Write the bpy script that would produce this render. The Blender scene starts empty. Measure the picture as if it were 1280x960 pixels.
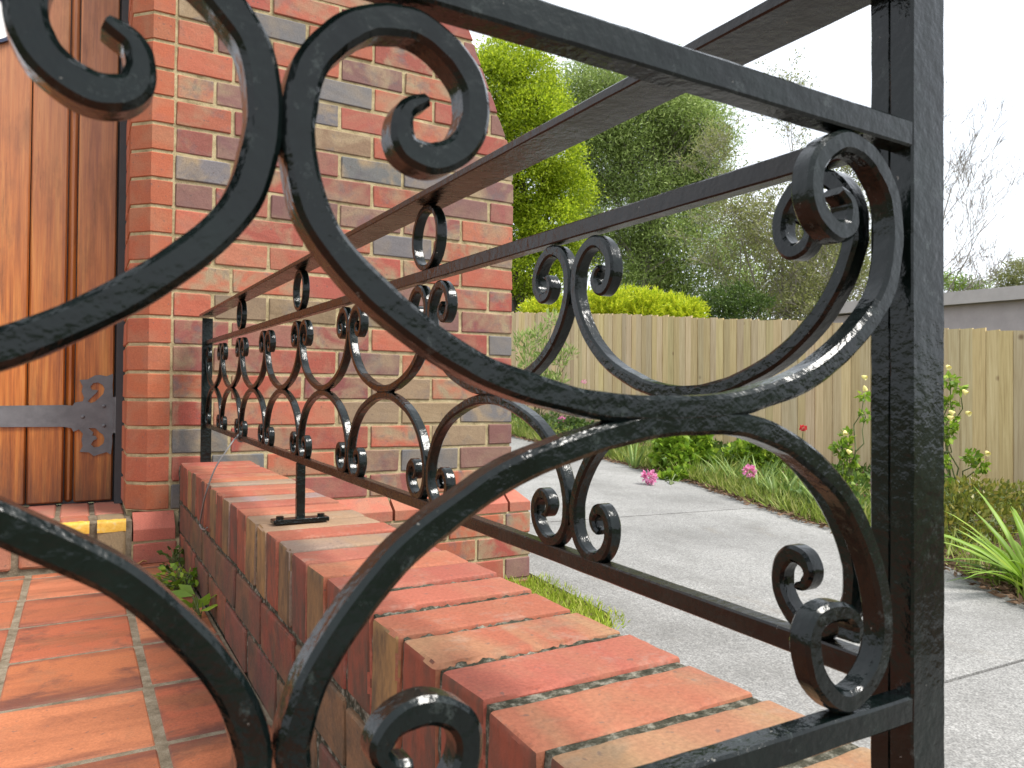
import bpy, bmesh, math, random
import numpy as np
from mathutils import Vector, Matrix, noise
from mathutils.geometry import tessellate_polygon
R_ = math.radians
rng = random.Random(7)
nrg = np.random.default_rng(11)
SC = bpy.context.scene
COL = SC.collection
H = 0.505                      # camera height above the tiled floor (z = 0)

# ------------------------------------------------------------------ camera
F_PX, YAW, PIT, ROLL = 944.5, 0.5205, 0.0152, 0.008
_cy, _sy = math.cos(YAW), math.sin(YAW)
CF = Vector((_sy*math.cos(PIT), _cy*math.cos(PIT), math.sin(PIT)))
_r = Vector((_cy, -_sy, 0)); _u = _r.cross(CF)
CR = math.cos(ROLL)*_r + math.sin(ROLL)*_u
CU = -math.sin(ROLL)*_r + math.cos(ROLL)*_u
cd = bpy.data.cameras.new('camera'); cam = bpy.data.objects.new('camera', cd); COL.objects.link(cam)
cd.sensor_width = 36; cd.lens = F_PX/1280*36; cd.clip_start = 0.01; cd.clip_end = 2000
m = Matrix((CR, CU, -CF)).transposed().to_4x4(); m.translation = Vector((0, 0, H)); cam.matrix_world = m
cd.dof.use_dof = True; cd.dof.focus_distance = 1.25; cd.dof.aperture_fstop = 30
SC.camera = cam

# ------------------------------------------------------------------ world, sun, exposure
SUN_EL, SUN_AZ = R_(56), R_(138)         # azimuth clockwise from +Y (north)
W = bpy.data.worlds.new('World'); SC.world = W; W.use_nodes = True
nt = W.node_tree; nt.nodes.clear()
def N(t, ty, **k):
    n = t.nodes.new(ty)
    for a, b in k.items():
        if hasattr(n, a): setattr(n, a, b)
        else: n.inputs[a.replace('_', ' ')].default_value = b
    return n
def L(t, a, b): t.links.new(a, b)
sky = N(nt, 'ShaderNodeTexSky', sky_type='NISHITA'); sky.sun_disc = False
sky.sun_elevation = SUN_EL; sky.sun_rotation = SUN_AZ; sky.air_density = 1.2; sky.dust_density = 1.5
tc = N(nt, 'ShaderNodeTexCoord')
mp = N(nt, 'ShaderNodeMapping'); mp.inputs['Scale'].default_value = (1, 1, 2.2); L(nt, tc.outputs['Generated'], mp.inputs['Vector'])
nz = N(nt, 'ShaderNodeTexNoise', Scale=2.6, Detail=6.0, Roughness=0.55); L(nt, mp.outputs['Vector'], nz.inputs['Vector'])
rp = N(nt, 'ShaderNodeValToRGB'); rp.color_ramp.elements[0].position = 0.28; rp.color_ramp.elements[1].position = 0.52
rp.color_ramp.elements[0].color = (0.72,)*3 + (1,); rp.color_ramp.elements[1].color = (1, 1, 1, 1)
L(nt, nz.outputs['Fac'], rp.inputs['Fac'])
mx = N(nt, 'ShaderNodeMix', data_type='RGBA'); mx.inputs['B'].default_value = (9.6, 10.1, 10.9, 1)
L(nt, rp.outputs['Color'], mx.inputs['Factor']); L(nt, sky.outputs['Color'], mx.inputs['A'])
bg = N(nt, 'ShaderNodeBackground', Strength=0.1); L(nt, mx.outputs['Result'], bg.inputs['Color'])
wo = N(nt, 'ShaderNodeOutputWorld'); L(nt, bg.outputs['Background'], wo.inputs['Surface'])
sd = bpy.data.lights.new('sun', 'SUN'); sd.energy = 3.6; sd.angle = R_(20); sd.color = (1, 0.96, 0.9)
so = bpy.data.objects.new('sun', sd); COL.objects.link(so)
sdir = Vector((math.sin(SUN_AZ)*math.cos(SUN_EL), math.cos(SUN_AZ)*math.cos(SUN_EL), math.sin(SUN_EL)))
so.rotation_euler = sdir.to_track_quat('Z', 'Y').to_euler()
SC.view_settings.view_transform = 'Standard'; SC.view_settings.look = 'None'
SC.view_settings.gamma = 1; SC.view_settings.use_curve_mapping = False
SC.view_settings.exposure = 0.72

# ------------------------------------------------------------------ helpers (coordinates are relative to camera height; H is added when linking)
def at(px, py, d):             # the point of the place seen at a pixel of the 1280x960 photo, d metres along the view axis
    return (CF + CR*((px-640)/F_PX) - CU*((py-480)/F_PX))*d
def gz(x, y):                  # the sloping ground of the driveway
    yy = max(-3.0, min(y, 14.0)); xx = max(-2.0, min(x, 9.0))
    return -0.8035 - 0.019*xx + 0.0574*yy
class MB:
    def __init__(s): s.v = []; s.f = []
    def add(s, vs, fs):
        n = len(s.v); s.v += [tuple(p) for p in vs]; s.f += [tuple(i+n for i in q) for q in fs]
    def box(s, x0, x1, y0, y1, z0, z1):
        s.add([(x0,y0,z0),(x1,y0,z0),(x1,y1,z0),(x0,y1,z0),(x0,y0,z1),(x1,y0,z1),(x1,y1,z1),(x0,y1,z1)],
              [(3,2,1,0),(4,5,6,7),(0,1,5,4),(1,2,6,5),(2,3,7,6),(3,0,4,7)])
    def sweep(s, rings, closed=False, caps=True):   # rings: lists of points, same length
        n = len(rings[0]); b = len(s.v)
        for r in rings: s.v += [tuple(p) for p in r]
        k = len(rings)
        for i in range(k if closed else k-1):
            a = b+i*n; c = b+((i+1) % k)*n
            for j in range(n):
                s.f.append((a+j, a+(j+1) % n, c+(j+1) % n, c+j))
        if caps and not closed:
            s.f.append(tuple(b+j for j in reversed(range(n)))); s.f.append(tuple(b+(k-1)*n+j for j in range(n)))
    def tube(s, pts, rad, n=6):
        pts = [Vector(p) for p in pts]; rings = []
        if not isinstance(rad, (list, tuple)): rad = [rad]*len(pts)
        up = Vector((0.3, 0.2, 1)).normalized()
        for i, p in enumerate(pts):
            d = (pts[min(i+1, len(pts)-1)]-pts[max(i-1, 0)]).normalized()
            a = d.cross(up)
            if a.length < 0.05: a = d.cross(Vector((1, 0, 0)))
            a.normalize(); b = d.cross(a)
            rings.append([p + (a*math.cos(2*math.pi*j/n)+b*math.sin(2*math.pi*j/n))*rad[i] for j in range(n)])
        s.sweep(rings)
WO = {}
def wpos(o): return WO.get(o.name, Vector((0, 0, 0)))
def link(name, me, mat, parent, org):
    o = bpy.data.objects.new(name, me); COL.objects.link(o)
    if mat and not me.materials: me.materials.append(mat)
    WO[o.name] = Vector(org)
    if parent: o.parent = parent; o.location = Vector(org)-wpos(parent)
    else: o.location = org
    return o
def part(name, mb, mat, parent=None, org=None, smooth=None, color=None):
    vs = [Vector((p[0], p[1], p[2]+H)) for p in mb.v]
    if org is None:
        if parent: org = wpos(parent)
        else:
            xs = [p.x for p in vs]; ys = [p.y for p in vs]; zs = [p.z for p in vs]
            org = ((min(xs)+max(xs))/2, (min(ys)+max(ys))/2, min(zs))
    elif org == 'c':
        a = np.array(vs); org = (a.min(0)+a.max(0))/2
    org = Vector(org)
    me = bpy.data.meshes.new(name); me.from_pydata([p-org for p in vs], [], mb.f); me.update()
    if smooth is not None:
        me.polygons.foreach_set('use_smooth', [True]*len(me.polygons)); me.set_sharp_from_angle(angle=R_(smooth))
    o = link(name, me, mat, parent, org)
    if color: o.color = color
    return o
def thing(name, label, cat, loc, group=None):
    o = bpy.data.objects.new(name, None); COL.objects.link(o); o.empty_display_size = 0.05
    p = Vector((loc[0], loc[1], loc[2]+H)); o.location = p; WO[o.name] = p
    return tag(o, label, cat, group)
def tag(o, label=None, cat=None, group=None, kind=None):
    if label: o['label'] = label
    if cat: o['category'] = cat
    if group: o['group'] = group
    if kind: o['kind'] = kind
    return o
def leaves(name, mat, parent, P, D, Ln, Wd, fold=0.15, org=None, droop=0.0):
    """many small leaf blades: base points P, unit directions D, lengths Ln, widths Wd"""
    P = np.asarray(P, float).copy(); D = np.asarray(D, float); n = len(P)
    P[:, 2] += H
    D = D/np.maximum(np.linalg.norm(D, axis=1, keepdims=True), 1e-6)
    Ln = np.broadcast_to(np.asarray(Ln, float), (n,))[:, None]; Wd = np.broadcast_to(np.asarray(Wd, float), (n,))[:, None]
    rv = nrg.normal(size=(n, 3)); S = np.cross(D, rv); S /= np.maximum(np.linalg.norm(S, axis=1, keepdims=True), 1e-6)
    Nn = np.cross(S, D)
    mid = P + D*Ln*0.45
    tip = P + D*Ln; tip[:, 2] -= droop*Ln[:, 0]
    a = mid + S*Wd*0.5 + Nn*fold*Wd; b = mid - S*Wd*0.5 + Nn*fold*Wd
    V = np.stack([P, a, tip, b], 1).reshape(-1, 3)
    if org is None: org = wpos(parent) if parent else Vector((P[:, 0].mean(), P[:, 1].mean(), P[:, 2].min()))
    V -= np.array(org)
    me = bpy.data.meshes.new(name); me.vertices.add(4*n); me.vertices.foreach_set('co', V.ravel())
    idx = np.arange(4*n).reshape(n, 4)
    tri = np.concatenate([idx[:, [0, 1, 2]], idx[:, [0, 2, 3]]], 1).ravel()
    me.loops.add(6*n); me.loops.foreach_set('vertex_index', tri.astype(np.int32))
    me.polygons.add(2*n); me.polygons.foreach_set('loop_start', np.arange(0, 6*n, 3, dtype=np.int32))
    me.update(calc_edges=True)
    return link(name, me, mat, parent, org)

# ------------------------------------------------------------------ materials
def mat(name):
    mt = bpy.data.materials.new(name); mt.use_nodes = True; t = mt.node_tree
    b = t.nodes['Principled BSDF']; return mt, t, b
def ramp(t, src, stops, interp='LINEAR'):
    r = N(t, 'ShaderNodeValToRGB'); e = r.color_ramp; e.interpolation = interp
    while len(e.elements) < len(stops): e.elements.new(0.5)
    for q, (p, c) in zip(e.elements, stops):
        q.position = p; q.color = (c[0], c[1], c[2], 1) if not isinstance(c, (int, float)) else (c, c, c, 1)
    L(t, src, r.inputs['Fac']); return r.outputs['Color']
def tex(t, scale, detail=4, rough=0.55, coord='Object', sc=(1, 1, 1), off=None, dist=0.0):
    c = N(t, 'ShaderNodeTexCoord'); p = N(t, 'ShaderNodeMapping'); p.inputs['Scale'].default_value = sc
    v = c.outputs[coord]
    if off is not None:
        va = N(t, 'ShaderNodeVectorMath', operation='ADD'); L(t, v, va.inputs[0]); L(t, off, va.inputs[1]); v = va.outputs[0]
    L(t, v, p.inputs['Vector'])
    n = N(t, 'ShaderNodeTexNoise', Scale=scale, Detail=detail, Roughness=rough, Distortion=dist); L(t, p.outputs['Vector'], n.inputs['Vector'])
    return n.outputs['Fac']
def mix(t, f, a, b, mode='MIX'):
    x = N(t, 'ShaderNodeMix', data_type='RGBA', blend_type=mode)
    for s, v in (('Factor', f), ('A', a), ('B', b)):
        if hasattr(v, 'node'): L(t, v, x.inputs[s])
        elif isinstance(v, (int, float)): x.inputs[s].default_value = v
        else: x.inputs[s].default_value = (v[0], v[1], v[2], 1)
    return x.outputs['Result']
def math_(t, op, a, b=0.5, clamp=False):
    x = N(t, 'ShaderNodeMath', operation=op); x.use_clamp = clamp
    for i, v in enumerate((a, b)):
        if hasattr(v, 'node'): L(t, v, x.inputs[i])
        else: x.inputs[i].default_value = v
    return x.outputs[0]
def bump(t, b, h, strength=0.4, dist=0.002, prev=None):
    n = N(t, 'ShaderNodeBump', Strength=strength, Distance=dist); L(t, h, n.inputs['Height'])
    if prev: L(t, prev, n.inputs['Normal'])
    L(t, n.outputs['Normal'], b.inputs['Normal']); return n.outputs['Normal']
def rand_off(t):
    oi = N(t, 'ShaderNodeObjectInfo'); c = N(t, 'ShaderNodeCombineXYZ')
    m1 = math_(t, 'MULTIPLY', oi.outputs['Random'], 37.0); m2 = math_(t, 'MULTIPLY', oi.outputs['Random'], 91.0)
    L(t, m1, c.inputs[0]); L(t, m2, c.inputs[1]); L(t, oi.outputs['Random'], c.inputs[2]); return oi, c.outputs[0]

def brick_material(name, second, scorch, sc=(1, 1, 1), rough=0.75, lich=0.0, grime=0.0, flash=False):
    mt, t, b = mat(name); oi, off = rand_off(t)
    base = oi.outputs['Color']; am = oi.outputs['Alpha']
    big = tex(t, 9, 3, 0.6, off=off, sc=sc, dist=0.6)
    f1 = math_(t, 'MULTIPLY', ramp(t, big, [(0.44, 0), (0.64, 1)]), am, True)
    c = mix(t, f1, base, second)
    b2 = tex(t, 14, 4, 0.65, off=off, sc=(1, 1, 1), dist=0.4)
    f2 = math_(t, 'MULTIPLY', ramp(t, b2, [(0.53, 0), (0.74, 0.85)]), am, True)
    c = mix(t, f2, c, scorch)
    fine = tex(t, 260, 3, 0.7, off=off)
    c = mix(t, 0.45, c, ramp(t, fine, [(0.25, 0.25), (0.5, 0.5), (0.75, 0.78)]), 'OVERLAY')
    sp = tex(t, 95, 2, 0.5, off=off)
    c = mix(t, math_(t, 'MULTIPLY', ramp(t, sp, [(0.68, 0), (0.73, 1)]), 0.6), c, (0.10, 0.07, 0.06))
    if lich:
        lf = tex(t, 22, 6, 0.75, off=off)
        c = mix(t, math_(t, 'MULTIPLY', ramp(t, lf, [(0.55, 0), (0.68, 1)]), lich), c, (0.27, 0.24, 0.19))
    if grime:
        gf = tex(t, 11, 6, 0.7); c = mix(t, math_(t, 'MULTIPLY', ramp(t, gf, [(0.42, 0), (0.62, 1)]), grime), c, (0.045, 0.040, 0.028))
    if flash:                      # kiln flashing: purple-brown bands along the two long edges of a tile
        gc = N(t, 'ShaderNodeTexCoord'); sx = N(t, 'ShaderNodeSeparateXYZ'); L(t, gc.outputs['Generated'], sx.inputs[0])
        dd = math_(t, 'ABSOLUTE', math_(t, 'SUBTRACT', sx.outputs['Y'], 0.5)); dd = math_(t, 'ADD', dd, math_(t, 'MULTIPLY', math_(t, 'SUBTRACT', big, 0.5), 0.9))
        c = mix(t, math_(t, 'MULTIPLY', ramp(t, dd, [(0.36, 0), (0.58, 1)]), 0.7), c, (0.11, 0.04, 0.030))
        gf = tex(t, 9, 6, 0.75, off=off); c = mix(t, math_(t, 'MULTIPLY', ramp(t, gf, [(0.52, 0), (0.72, 1)]), 0.45), c, (0.15, 0.10, 0.06))
    L(t, c, b.inputs['Base Color']); b.inputs['Roughness'].default_value = rough
    b.inputs['Specular IOR Level'].default_value = 0.3
    n = bump(t, b, tex(t, 60, 5, 0.7, off=off), 0.35, 0.003); bump(t, b, fine, 0.35, 0.0012, n)
    return mt
M = {}
M['wall_brick'] = brick_material('wall_brick', (0.26, 0.19, 0.115), (0.10, 0.092, 0.095))
M['cap_brick'] = brick_material('cap_brick', (0.27, 0.165, 0.085), (0.17, 0.125, 0.08), sc=(1.3, 0.3, 0.5), lich=0.3)
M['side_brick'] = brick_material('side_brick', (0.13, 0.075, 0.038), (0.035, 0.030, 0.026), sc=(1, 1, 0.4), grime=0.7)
M['tile'] = brick_material('tile', (0.22, 0.075, 0.036), (0.08, 0.034, 0.028), sc=(0.35, 1.6, 1), rough=0.66, flash=True)
mt, t, b = mat('cap_brick_end'); oi, off = rand_off(t)  # left brick ends: own red and tan tones, stained, with some shade painted in
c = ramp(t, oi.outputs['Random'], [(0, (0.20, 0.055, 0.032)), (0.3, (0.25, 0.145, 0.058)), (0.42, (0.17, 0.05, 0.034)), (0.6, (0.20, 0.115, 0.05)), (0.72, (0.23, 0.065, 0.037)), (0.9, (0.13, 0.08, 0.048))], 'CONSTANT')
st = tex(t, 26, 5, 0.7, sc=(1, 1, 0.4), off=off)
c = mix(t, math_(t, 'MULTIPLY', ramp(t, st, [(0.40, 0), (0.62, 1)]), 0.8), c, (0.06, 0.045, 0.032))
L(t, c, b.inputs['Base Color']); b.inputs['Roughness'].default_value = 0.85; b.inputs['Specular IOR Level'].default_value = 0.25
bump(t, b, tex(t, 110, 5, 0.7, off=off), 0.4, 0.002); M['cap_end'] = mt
def mortar_material(name, c1, c2, c3, sc=40):
    mt, t, b = mat(name)
    c = ramp(t, tex(t, sc, 6, 0.7), [(0.3, c1), (0.5, c2), (0.72, c3)])
    fine = tex(t, 500, 2, 0.6); c = mix(t, 0.5, c, ramp(t, fine, [(0.3, 0.3), (0.7, 0.7)]), 'OVERLAY')
    L(t, c, b.inputs['Base Color']); b.inputs['Roughness'].default_value = 0.95; b.inputs['Specular IOR Level'].default_value = 0.15
    n = bump(t, b, tex(t, 90, 4, 0.7), 0.6, 0.004); bump(t, b, fine, 0.5, 0.002, n); return mt
M['mortar'] = mortar_material('wall_mortar', (0.20, 0.155, 0.085), (0.36, 0.29, 0.165), (0.48, 0.40, 0.245), 24)
M['moss_mortar'] = mortar_material('mossy_mortar', (0.012, 0.013, 0.007), (0.05, 0.048, 0.033), (0.27, 0.25, 0.20), 90)
M['floor_mortar'] = mortar_material('floor_mortar', (0.09, 0.07, 0.045), (0.18, 0.145, 0.10), (0.27, 0.23, 0.17), 30)

def iron_material(name, base, rough, dust):
    mt, t, b = mat(name)
    lump = tex(t, 130, 3, 0.55); med = tex(t, 420, 3, 0.6); big = tex(t, 26, 5, 0.7)
    c = mix(t, ramp(t, big, [(0.4, 0), (0.7, 1)]), base, (base[0]*2.0, base[1]*2.2, base[2]*2.0))
    w = math_(t, 'MULTIPLY', ramp(t, tex(t, 85, 7, 0.8), [(0.58, 0), (0.72, 1)]), dust)
    c = mix(t, w, c, (0.075, 0.092, 0.088)); 
    ch = ramp(t, tex(t, 210, 3, 0.6), [(0.725, 0), (0.76, 0.4)]); c = mix(t, ch, c, (0.42, 0.40, 0.36))
    L(t, c, b.inputs['Base Color'])
    L(t, ramp(t, big, [(0.35, rough), (0.7, rough+0.14)]), b.inputs['Roughness'])
    b.inputs['Specular IOR Level'].default_value = 0.30
    n = bump(t, b, lump, 0.24, 0.003); bump(t, b, med, 0.13, 0.0008, n); return mt
M['iron'] = iron_material('black_iron', (0.0018, 0.0036, 0.0034), 0.11, 0.5)
M['iron_brown'] = iron_material('brown_black_iron', (0.0062, 0.0050, 0.0042), 0.2, 0.2)

mt, t, b = mat('door_wood'); oi, off = rand_off(t)
gr = tex(t, 55, 6, 0.65, sc=(1, 1, 0.045), off=off, dist=0.3); fi = tex(t, 260, 3, 0.6, sc=(1, 1, 0.02), off=off)
st = tex(t, 7, 6, 0.7, sc=(1.6, 1, 0.5), off=off)
c = ramp(t, gr, [(0.28, (0.22, 0.052, 0.010)), (0.5, (0.45, 0.138, 0.025)), (0.72, (0.57, 0.235, 0.052))])
c = mix(t, 0.5, c, ramp(t, fi, [(0.3, 0.3), (0.7, 0.68)]), 'OVERLAY')
gp_ = N(t, 'ShaderNodeNewGeometry'); sx = N(t, 'ShaderNodeSeparateXYZ'); L(t, gp_.outputs['Position'], sx.inputs[0])
zf = math_(t, 'ADD', sx.outputs['Z'], math_(t, 'MULTIPLY', st, 0.8))
c = mix(t, math_(t, 'MULTIPLY', ramp(t, math_(t, 'MULTIPLY', zf, 0.5), [(0.55, 0), (0.95, 1)]), 0.6), c, mix(t, gr, (0.24, 0.095, 0.055), (0.50, 0.24, 0.13)))
c = mix(t, math_(t, 'MULTIPLY', ramp(t, st, [(0.52, 0), (0.72, 1)]), 0.42), c, (0.075, 0.032, 0.018))
dk = tex(t, 30, 7, 0.8, sc=(1, 1, 0.06), off=off); c = mix(t, math_(t, 'MULTIPLY', ramp(t, dk, [(0.57, 0), (0.68, 1)]), 0.5), c, (0.05, 0.02, 0.012))
zl = ramp(t, math_(t, 'ADD', sx.outputs['Z'], math_(t, 'MULTIPLY', math_(t, 'SUBTRACT', dk, 0.5), 0.9)), [(0.10, 1), (0.42, 0)])
c = mix(t, math_(t, 'MULTIPLY', zl, 0.75), c, (0.040, 0.020, 0.014))
L(t, c, b.inputs['Base Color']); L(t, ramp(t, st, [(0.35, 0.30), (0.7, 0.55)]), b.inputs['Roughness'])
bump(t, b, gr, 0.25, 0.002); M['door'] = mt

mt, t, b = mat('yellow_paint')
c = ramp(t, tex(t, 70, 6, 0.75), [(0.35, (0.55, 0.28, 0.03)), (0.55, (0.68, 0.40, 0.05)), (0.72, (0.60, 0.45, 0.20))])
L(t, c, b.inputs['Base Color']); b.inputs['Roughness'].default_value = 0.6; M['yellow'] = mt

mt, t, b = mat('concrete'); oi, off = rand_off(t)
big = tex(t, 1.1, 5, 0.6, off=off); pb = tex(t, 190, 2, 0.5, off=off); pm = tex(t, 75, 3, 0.6, off=off)
c = ramp(t, big, [(0.3, (0.165, 0.162, 0.153)), (0.7, (0.235, 0.231, 0.218))])
c = mix(t, 0.62, c, ramp(t, pb, [(0.32, 0.2), (0.5, 0.5), (0.66, 0.82)]), 'OVERLAY')
s1 = tex(t, 2.6, 7, 0.7); c = mix(t, math_(t, 'MULTIPLY', ramp(t, s1, [(0.46, 0), (0.68, 1)]), 0.5), c, (0.09, 0.086, 0.078))
s2 = tex(t, 5.5, 5, 0.8, sc=(1, 0.4, 1)); c = mix(t, math_(t, 'MULTIPLY', ramp(t, s2, [(0.58, 0), (0.72, 1)]), 0.3), c, (0.17, 0.14, 0.10))
c = mix(t, 0.35, c, ramp(t, pm, [(0.35, 0.25), (0.65, 0.75)]), 'OVERLAY')
L(t, c, b.inputs['Base Color']); b.inputs['Roughness'].default_value = 0.9; bump(t, b, pb, 0.5, 0.003); M['concrete'] = mt

def earth(name, a, c2, d, sc=14):
    mt, t, b = mat(name)
    c = ramp(t, tex(t, sc, 8, 0.75), [(0.3, a), (0.5, c2), (0.7, d)])
    L(t, c, b.inputs['Base Color']); b.inputs['Roughness'].default_value = 1; b.inputs['Specular IOR Level'].default_value = 0.1
    bump(t, b, tex(t, sc*4, 6, 0.8), 0.8, 0.02); return mt
M['ground'] = earth('ground_earth', (0.06, 0.07, 0.03), (0.09, 0.10, 0.045), (0.14, 0.12, 0.07), 0.8)
M['soil'] = earth('bed_mulch', (0.055, 0.034, 0.022), (0.13, 0.085, 0.055), (0.24, 0.17, 0.11), 26)

mt, t, b = mat('paling_wood'); oi, off = rand_off(t)
gr = tex(t, 60, 5, 0.65, sc=(1, 1, 0.04), off=off, dist=0.4)
c = ramp(t, gr, [(0.25, (0.36, 0.26, 0.125)), (0.5, (0.50, 0.385, 0.205)), (0.75, (0.60, 0.49, 0.29))])
kn = N(t, 'ShaderNodeTexVoronoi', Scale=3.2); cc = N(t, 'ShaderNodeTexCoord'); va = N(t, 'ShaderNodeVectorMath', operation='ADD')
L(t, cc.outputs['Object'], va.inputs[0]); L(t, off, va.inputs[1]); L(t, va.outputs[0], kn.inputs['Vector'])
c = mix(t, ramp(t, kn.outputs['Distance'], [(0.045, 0.8), (0.10, 0)]), c, (0.16, 0.09, 0.04))
c = mix(t, 1.0, c, oi.outputs['Color'], 'MULTIPLY')
L(t, c, b.inputs['Base Color']); b.inputs['Roughness'].default_value = 0.8; bump(t, b, gr, 0.3, 0.002); M['paling'] = mt

def flat(name, col, rough=0.7, var=0.15, sc=6):
    mt, t, b = mat(name)
    c = mix(t, var, col, ramp(t, tex(t, sc, 5, 0.65), [(0.3, 0.2), (0.7, 0.8)]), 'OVERLAY')
    L(t, c, b.inputs['Base Color']); b.inputs['Roughness'].default_value = rough; return mt
M['shed_wall'] = flat('shed_wall', (0.29, 0.265, 0.265)); M['fascia'] = flat('shed_fascia', (0.34, 0.32, 0.31))
M['roof'] = flat('shed_roof', (0.22, 0.21, 0.21)); M['plaque'] = flat('plaque_white', (0.8, 0.8, 0.8), 0.25, 0.03)
M['rim'] = flat('plaque_rim', (0.02, 0.03, 0.07), 0.4); M['hinge'] = flat('grey_hinge_iron', (0.12, 0.12, 0.125), 0.48, 0.35, 30); M['frame'] = flat('dark_frame', (0.035, 0.037, 0.040), 0.6, 0.3, 12); M['wire'] = flat('wire_steel', (0.16, 0.155, 0.15), 0.5)
M['stem'] = flat('green_stem', (0.10, 0.13, 0.04)); M['dry_leaf'] = flat('dry_leaf', (0.30, 0.15, 0.05), 0.8, 0.5, 60)
def bark(name, col): 
    mt, t, b = mat(name); g = tex(t, 9, 6, 0.7, sc=(1, 1, 0.25))
    L(t, ramp(t, g, [(0.3, [x*0.5 for x in col]), (0.7, [x*1.4 for x in col])]), b.inputs['Base Color'])
    b.inputs['Roughness'].default_value = 0.95; bump(t, b, g, 0.6, 0.03); return mt
M['bark'] = bark('dark_bark', (0.07, 0.055, 0.045)); M['twig'] = bark('grey_twig', (0.24, 0.21, 0.18))
def leaf(name, stops, trans=0.35, rough=0.5, big=1.2):
    mt, t, b = mat(name); g = N(t, 'ShaderNodeNewGeometry')
    c = ramp(t, g.outputs['Random Per Island'], stops)
    c = mix(t, 0.5, c, ramp(t, tex(t, big, 3, 0.6), [(0.3, 0.32), (0.7, 0.66)]), 'OVERLAY')
    L(t, c, b.inputs['Base Color']); b.inputs['Roughness'].default_value = rough; b.inputs['Specular IOR Level'].default_value = 0.3
    tr = N(t, 'ShaderNodeBsdfTranslucent'); L(t, c, tr.inputs['Color'])
    ms = N(t, 'ShaderNodeMixShader', Fac=trans); L(t, b.outputs[0], ms.inputs[1]); L(t, tr.outputs[0], ms.inputs[2])
    L(t, ms.outputs[0], t.nodes['Material Output'].inputs['Surface']); return mt
M['leaf_bright'] = leaf('leaf_bright', [(0, (0.15, 0.23, 0.012)), (0.5, (0.34, 0.44, 0.022)), (1, (0.50, 0.58, 0.04))], 0.5, 0.45)
M['leaf_grey'] = leaf('leaf_grey', [(0, (0.15, 0.21, 0.055)), (0.6, (0.29, 0.39, 0.10)), (1, (0.46, 0.54, 0.20))], 0.42)
M['leaf_gold'] = leaf('leaf_gold', [(0, (0.26, 0.37, 0.015)), (0.5, (0.50, 0.58, 0.03)), (1, (0.72, 0.72, 0.05))], 0.4, 0.6)
M['leaf_dark'] = leaf('leaf_dark', [(0, (0.03, 0.06, 0.012)), (0.6, (0.07, 0.12, 0.022)), (1, (0.11, 0.17, 0.03))], 0.3)
M['leaf_olive'] = leaf('leaf_olive', [(0, (0.14, 0.16, 0.05)), (0.6, (0.24, 0.26, 0.085)), (1, (0.34, 0.34, 0.14))], 0.45)
M['leaf_fresh'] = leaf('leaf_fresh', [(0, (0.09, 0.17, 0.015)), (0.6, (0.20, 0.33, 0.025)), (1, (0.34, 0.44, 0.05))], 0.35, 0.45, 8)
M['leaf_iris'] = leaf('leaf_iris', [(0, (0.13, 0.21, 0.06)), (0.6, (0.22, 0.32, 0.08)), (0.93, (0.28, 0.36, 0.10)), (1, (0.42, 0.40, 0.10))], 0.3, 0.4, 8)
M['leaf_box'] = leaf('leaf_box', [(0, (0.09, 0.11, 0.015)), (0.6, (0.18, 0.20, 0.028)), (1, (0.30, 0.25, 0.05))], 0.3, 0.4, 8)
M['leaf_grass'] = leaf('leaf_grass', [(0, (0.13, 0.18, 0.03)), (0.6, (0.24, 0.31, 0.045)), (1, (0.42, 0.40, 0.15))], 0.3, 0.5, 8)
M['leaf_lawn'] = leaf('leaf_lawn', [(0, (0.22, 0.30, 0.025)), (0.6, (0.34, 0.44, 0.04)), (1, (0.48, 0.48, 0.12))], 0.4, 0.5, 8)
M['litter'] = flat('litter_leaf', (0.13, 0.075, 0.04), 0.9, 0.6, 30)
M['leaf_weed'] = leaf('leaf_weed', [(0, (0.05, 0.10, 0.015)), (0.6, (0.10, 0.18, 0.025)), (1, (0.18, 0.25, 0.04))], 0.3, 0.5, 30)
M['pink'] = leaf('petal_pink', [(0, (0.55, 0.12, 0.28)), (0.5, (0.72, 0.25, 0.45)), (1, (0.80, 0.45, 0.60))], 0.3)
M['red'] = leaf('petal_red', [(0, (0.55, 0.03, 0.04)), (1, (0.75, 0.08, 0.09))], 0.3)
M['petal_yellow'] = leaf('petal_yellow', [(0, (0.80, 0.66, 0.10)), (1, (0.88, 0.84, 0.45))], 0.3)

# ------------------------------------------------------------------ ground, driveway, bed
def sheet(name, xs, ys, zf, mt, kind='structure', smooth=40):
    mb = MB(); nx, ny = len(xs), len(ys)
    mb.v = [(x, y, zf(x, y)) for y in ys for x in xs]
    mb.f = [(j*nx+i, j*nx+i+1, (j+1)*nx+i+1, (j+1)*nx+i) for j in range(ny-1) for i in range(nx-1)]
    return tag(part(name, mb, mt, smooth=smooth), kind=kind)
def lin(a, b, n): return [a+(b-a)*i/(n-1) for i in range(n)]
gxs = [-400, -120, -40, -15, -6, -2, 0, 2, 4, 6, 9, 14, 25, 60, 150, 500]
gys = [-400, -120, -40, -12, -3, -1, 1, 3, 5, 8, 11, 14, 20, 40, 90, 200, 600]
sheet('ground', gxs, gys, lambda x, y: gz(x, y)-0.11, M['ground'])
edge = [(-3.0, 2.75), (0.4, 2.95), (1.53, 3.12), (2.02, 3.436), (2.74, 3.606), (2.95, 3.62), (4.325, 4.0), (5.437, 4.11), (7.422, 4.26), (10.5, 4.35), (14.0, 4.4)]
def edge_x(y):
    for (y0, x0), (y1, x1) in zip(edge, edge[1:]):
        if y0 <= y <= y1: return x0+(x1-x0)*(y-y0)/(y1-y0)
    return edge[0][1] if y < edge[0][0] else edge[-1][1]
drive = thing('driveway', None, None, (2.6, 3.0, gz(2.6, 3))); tag(drive, kind='structure')
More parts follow.
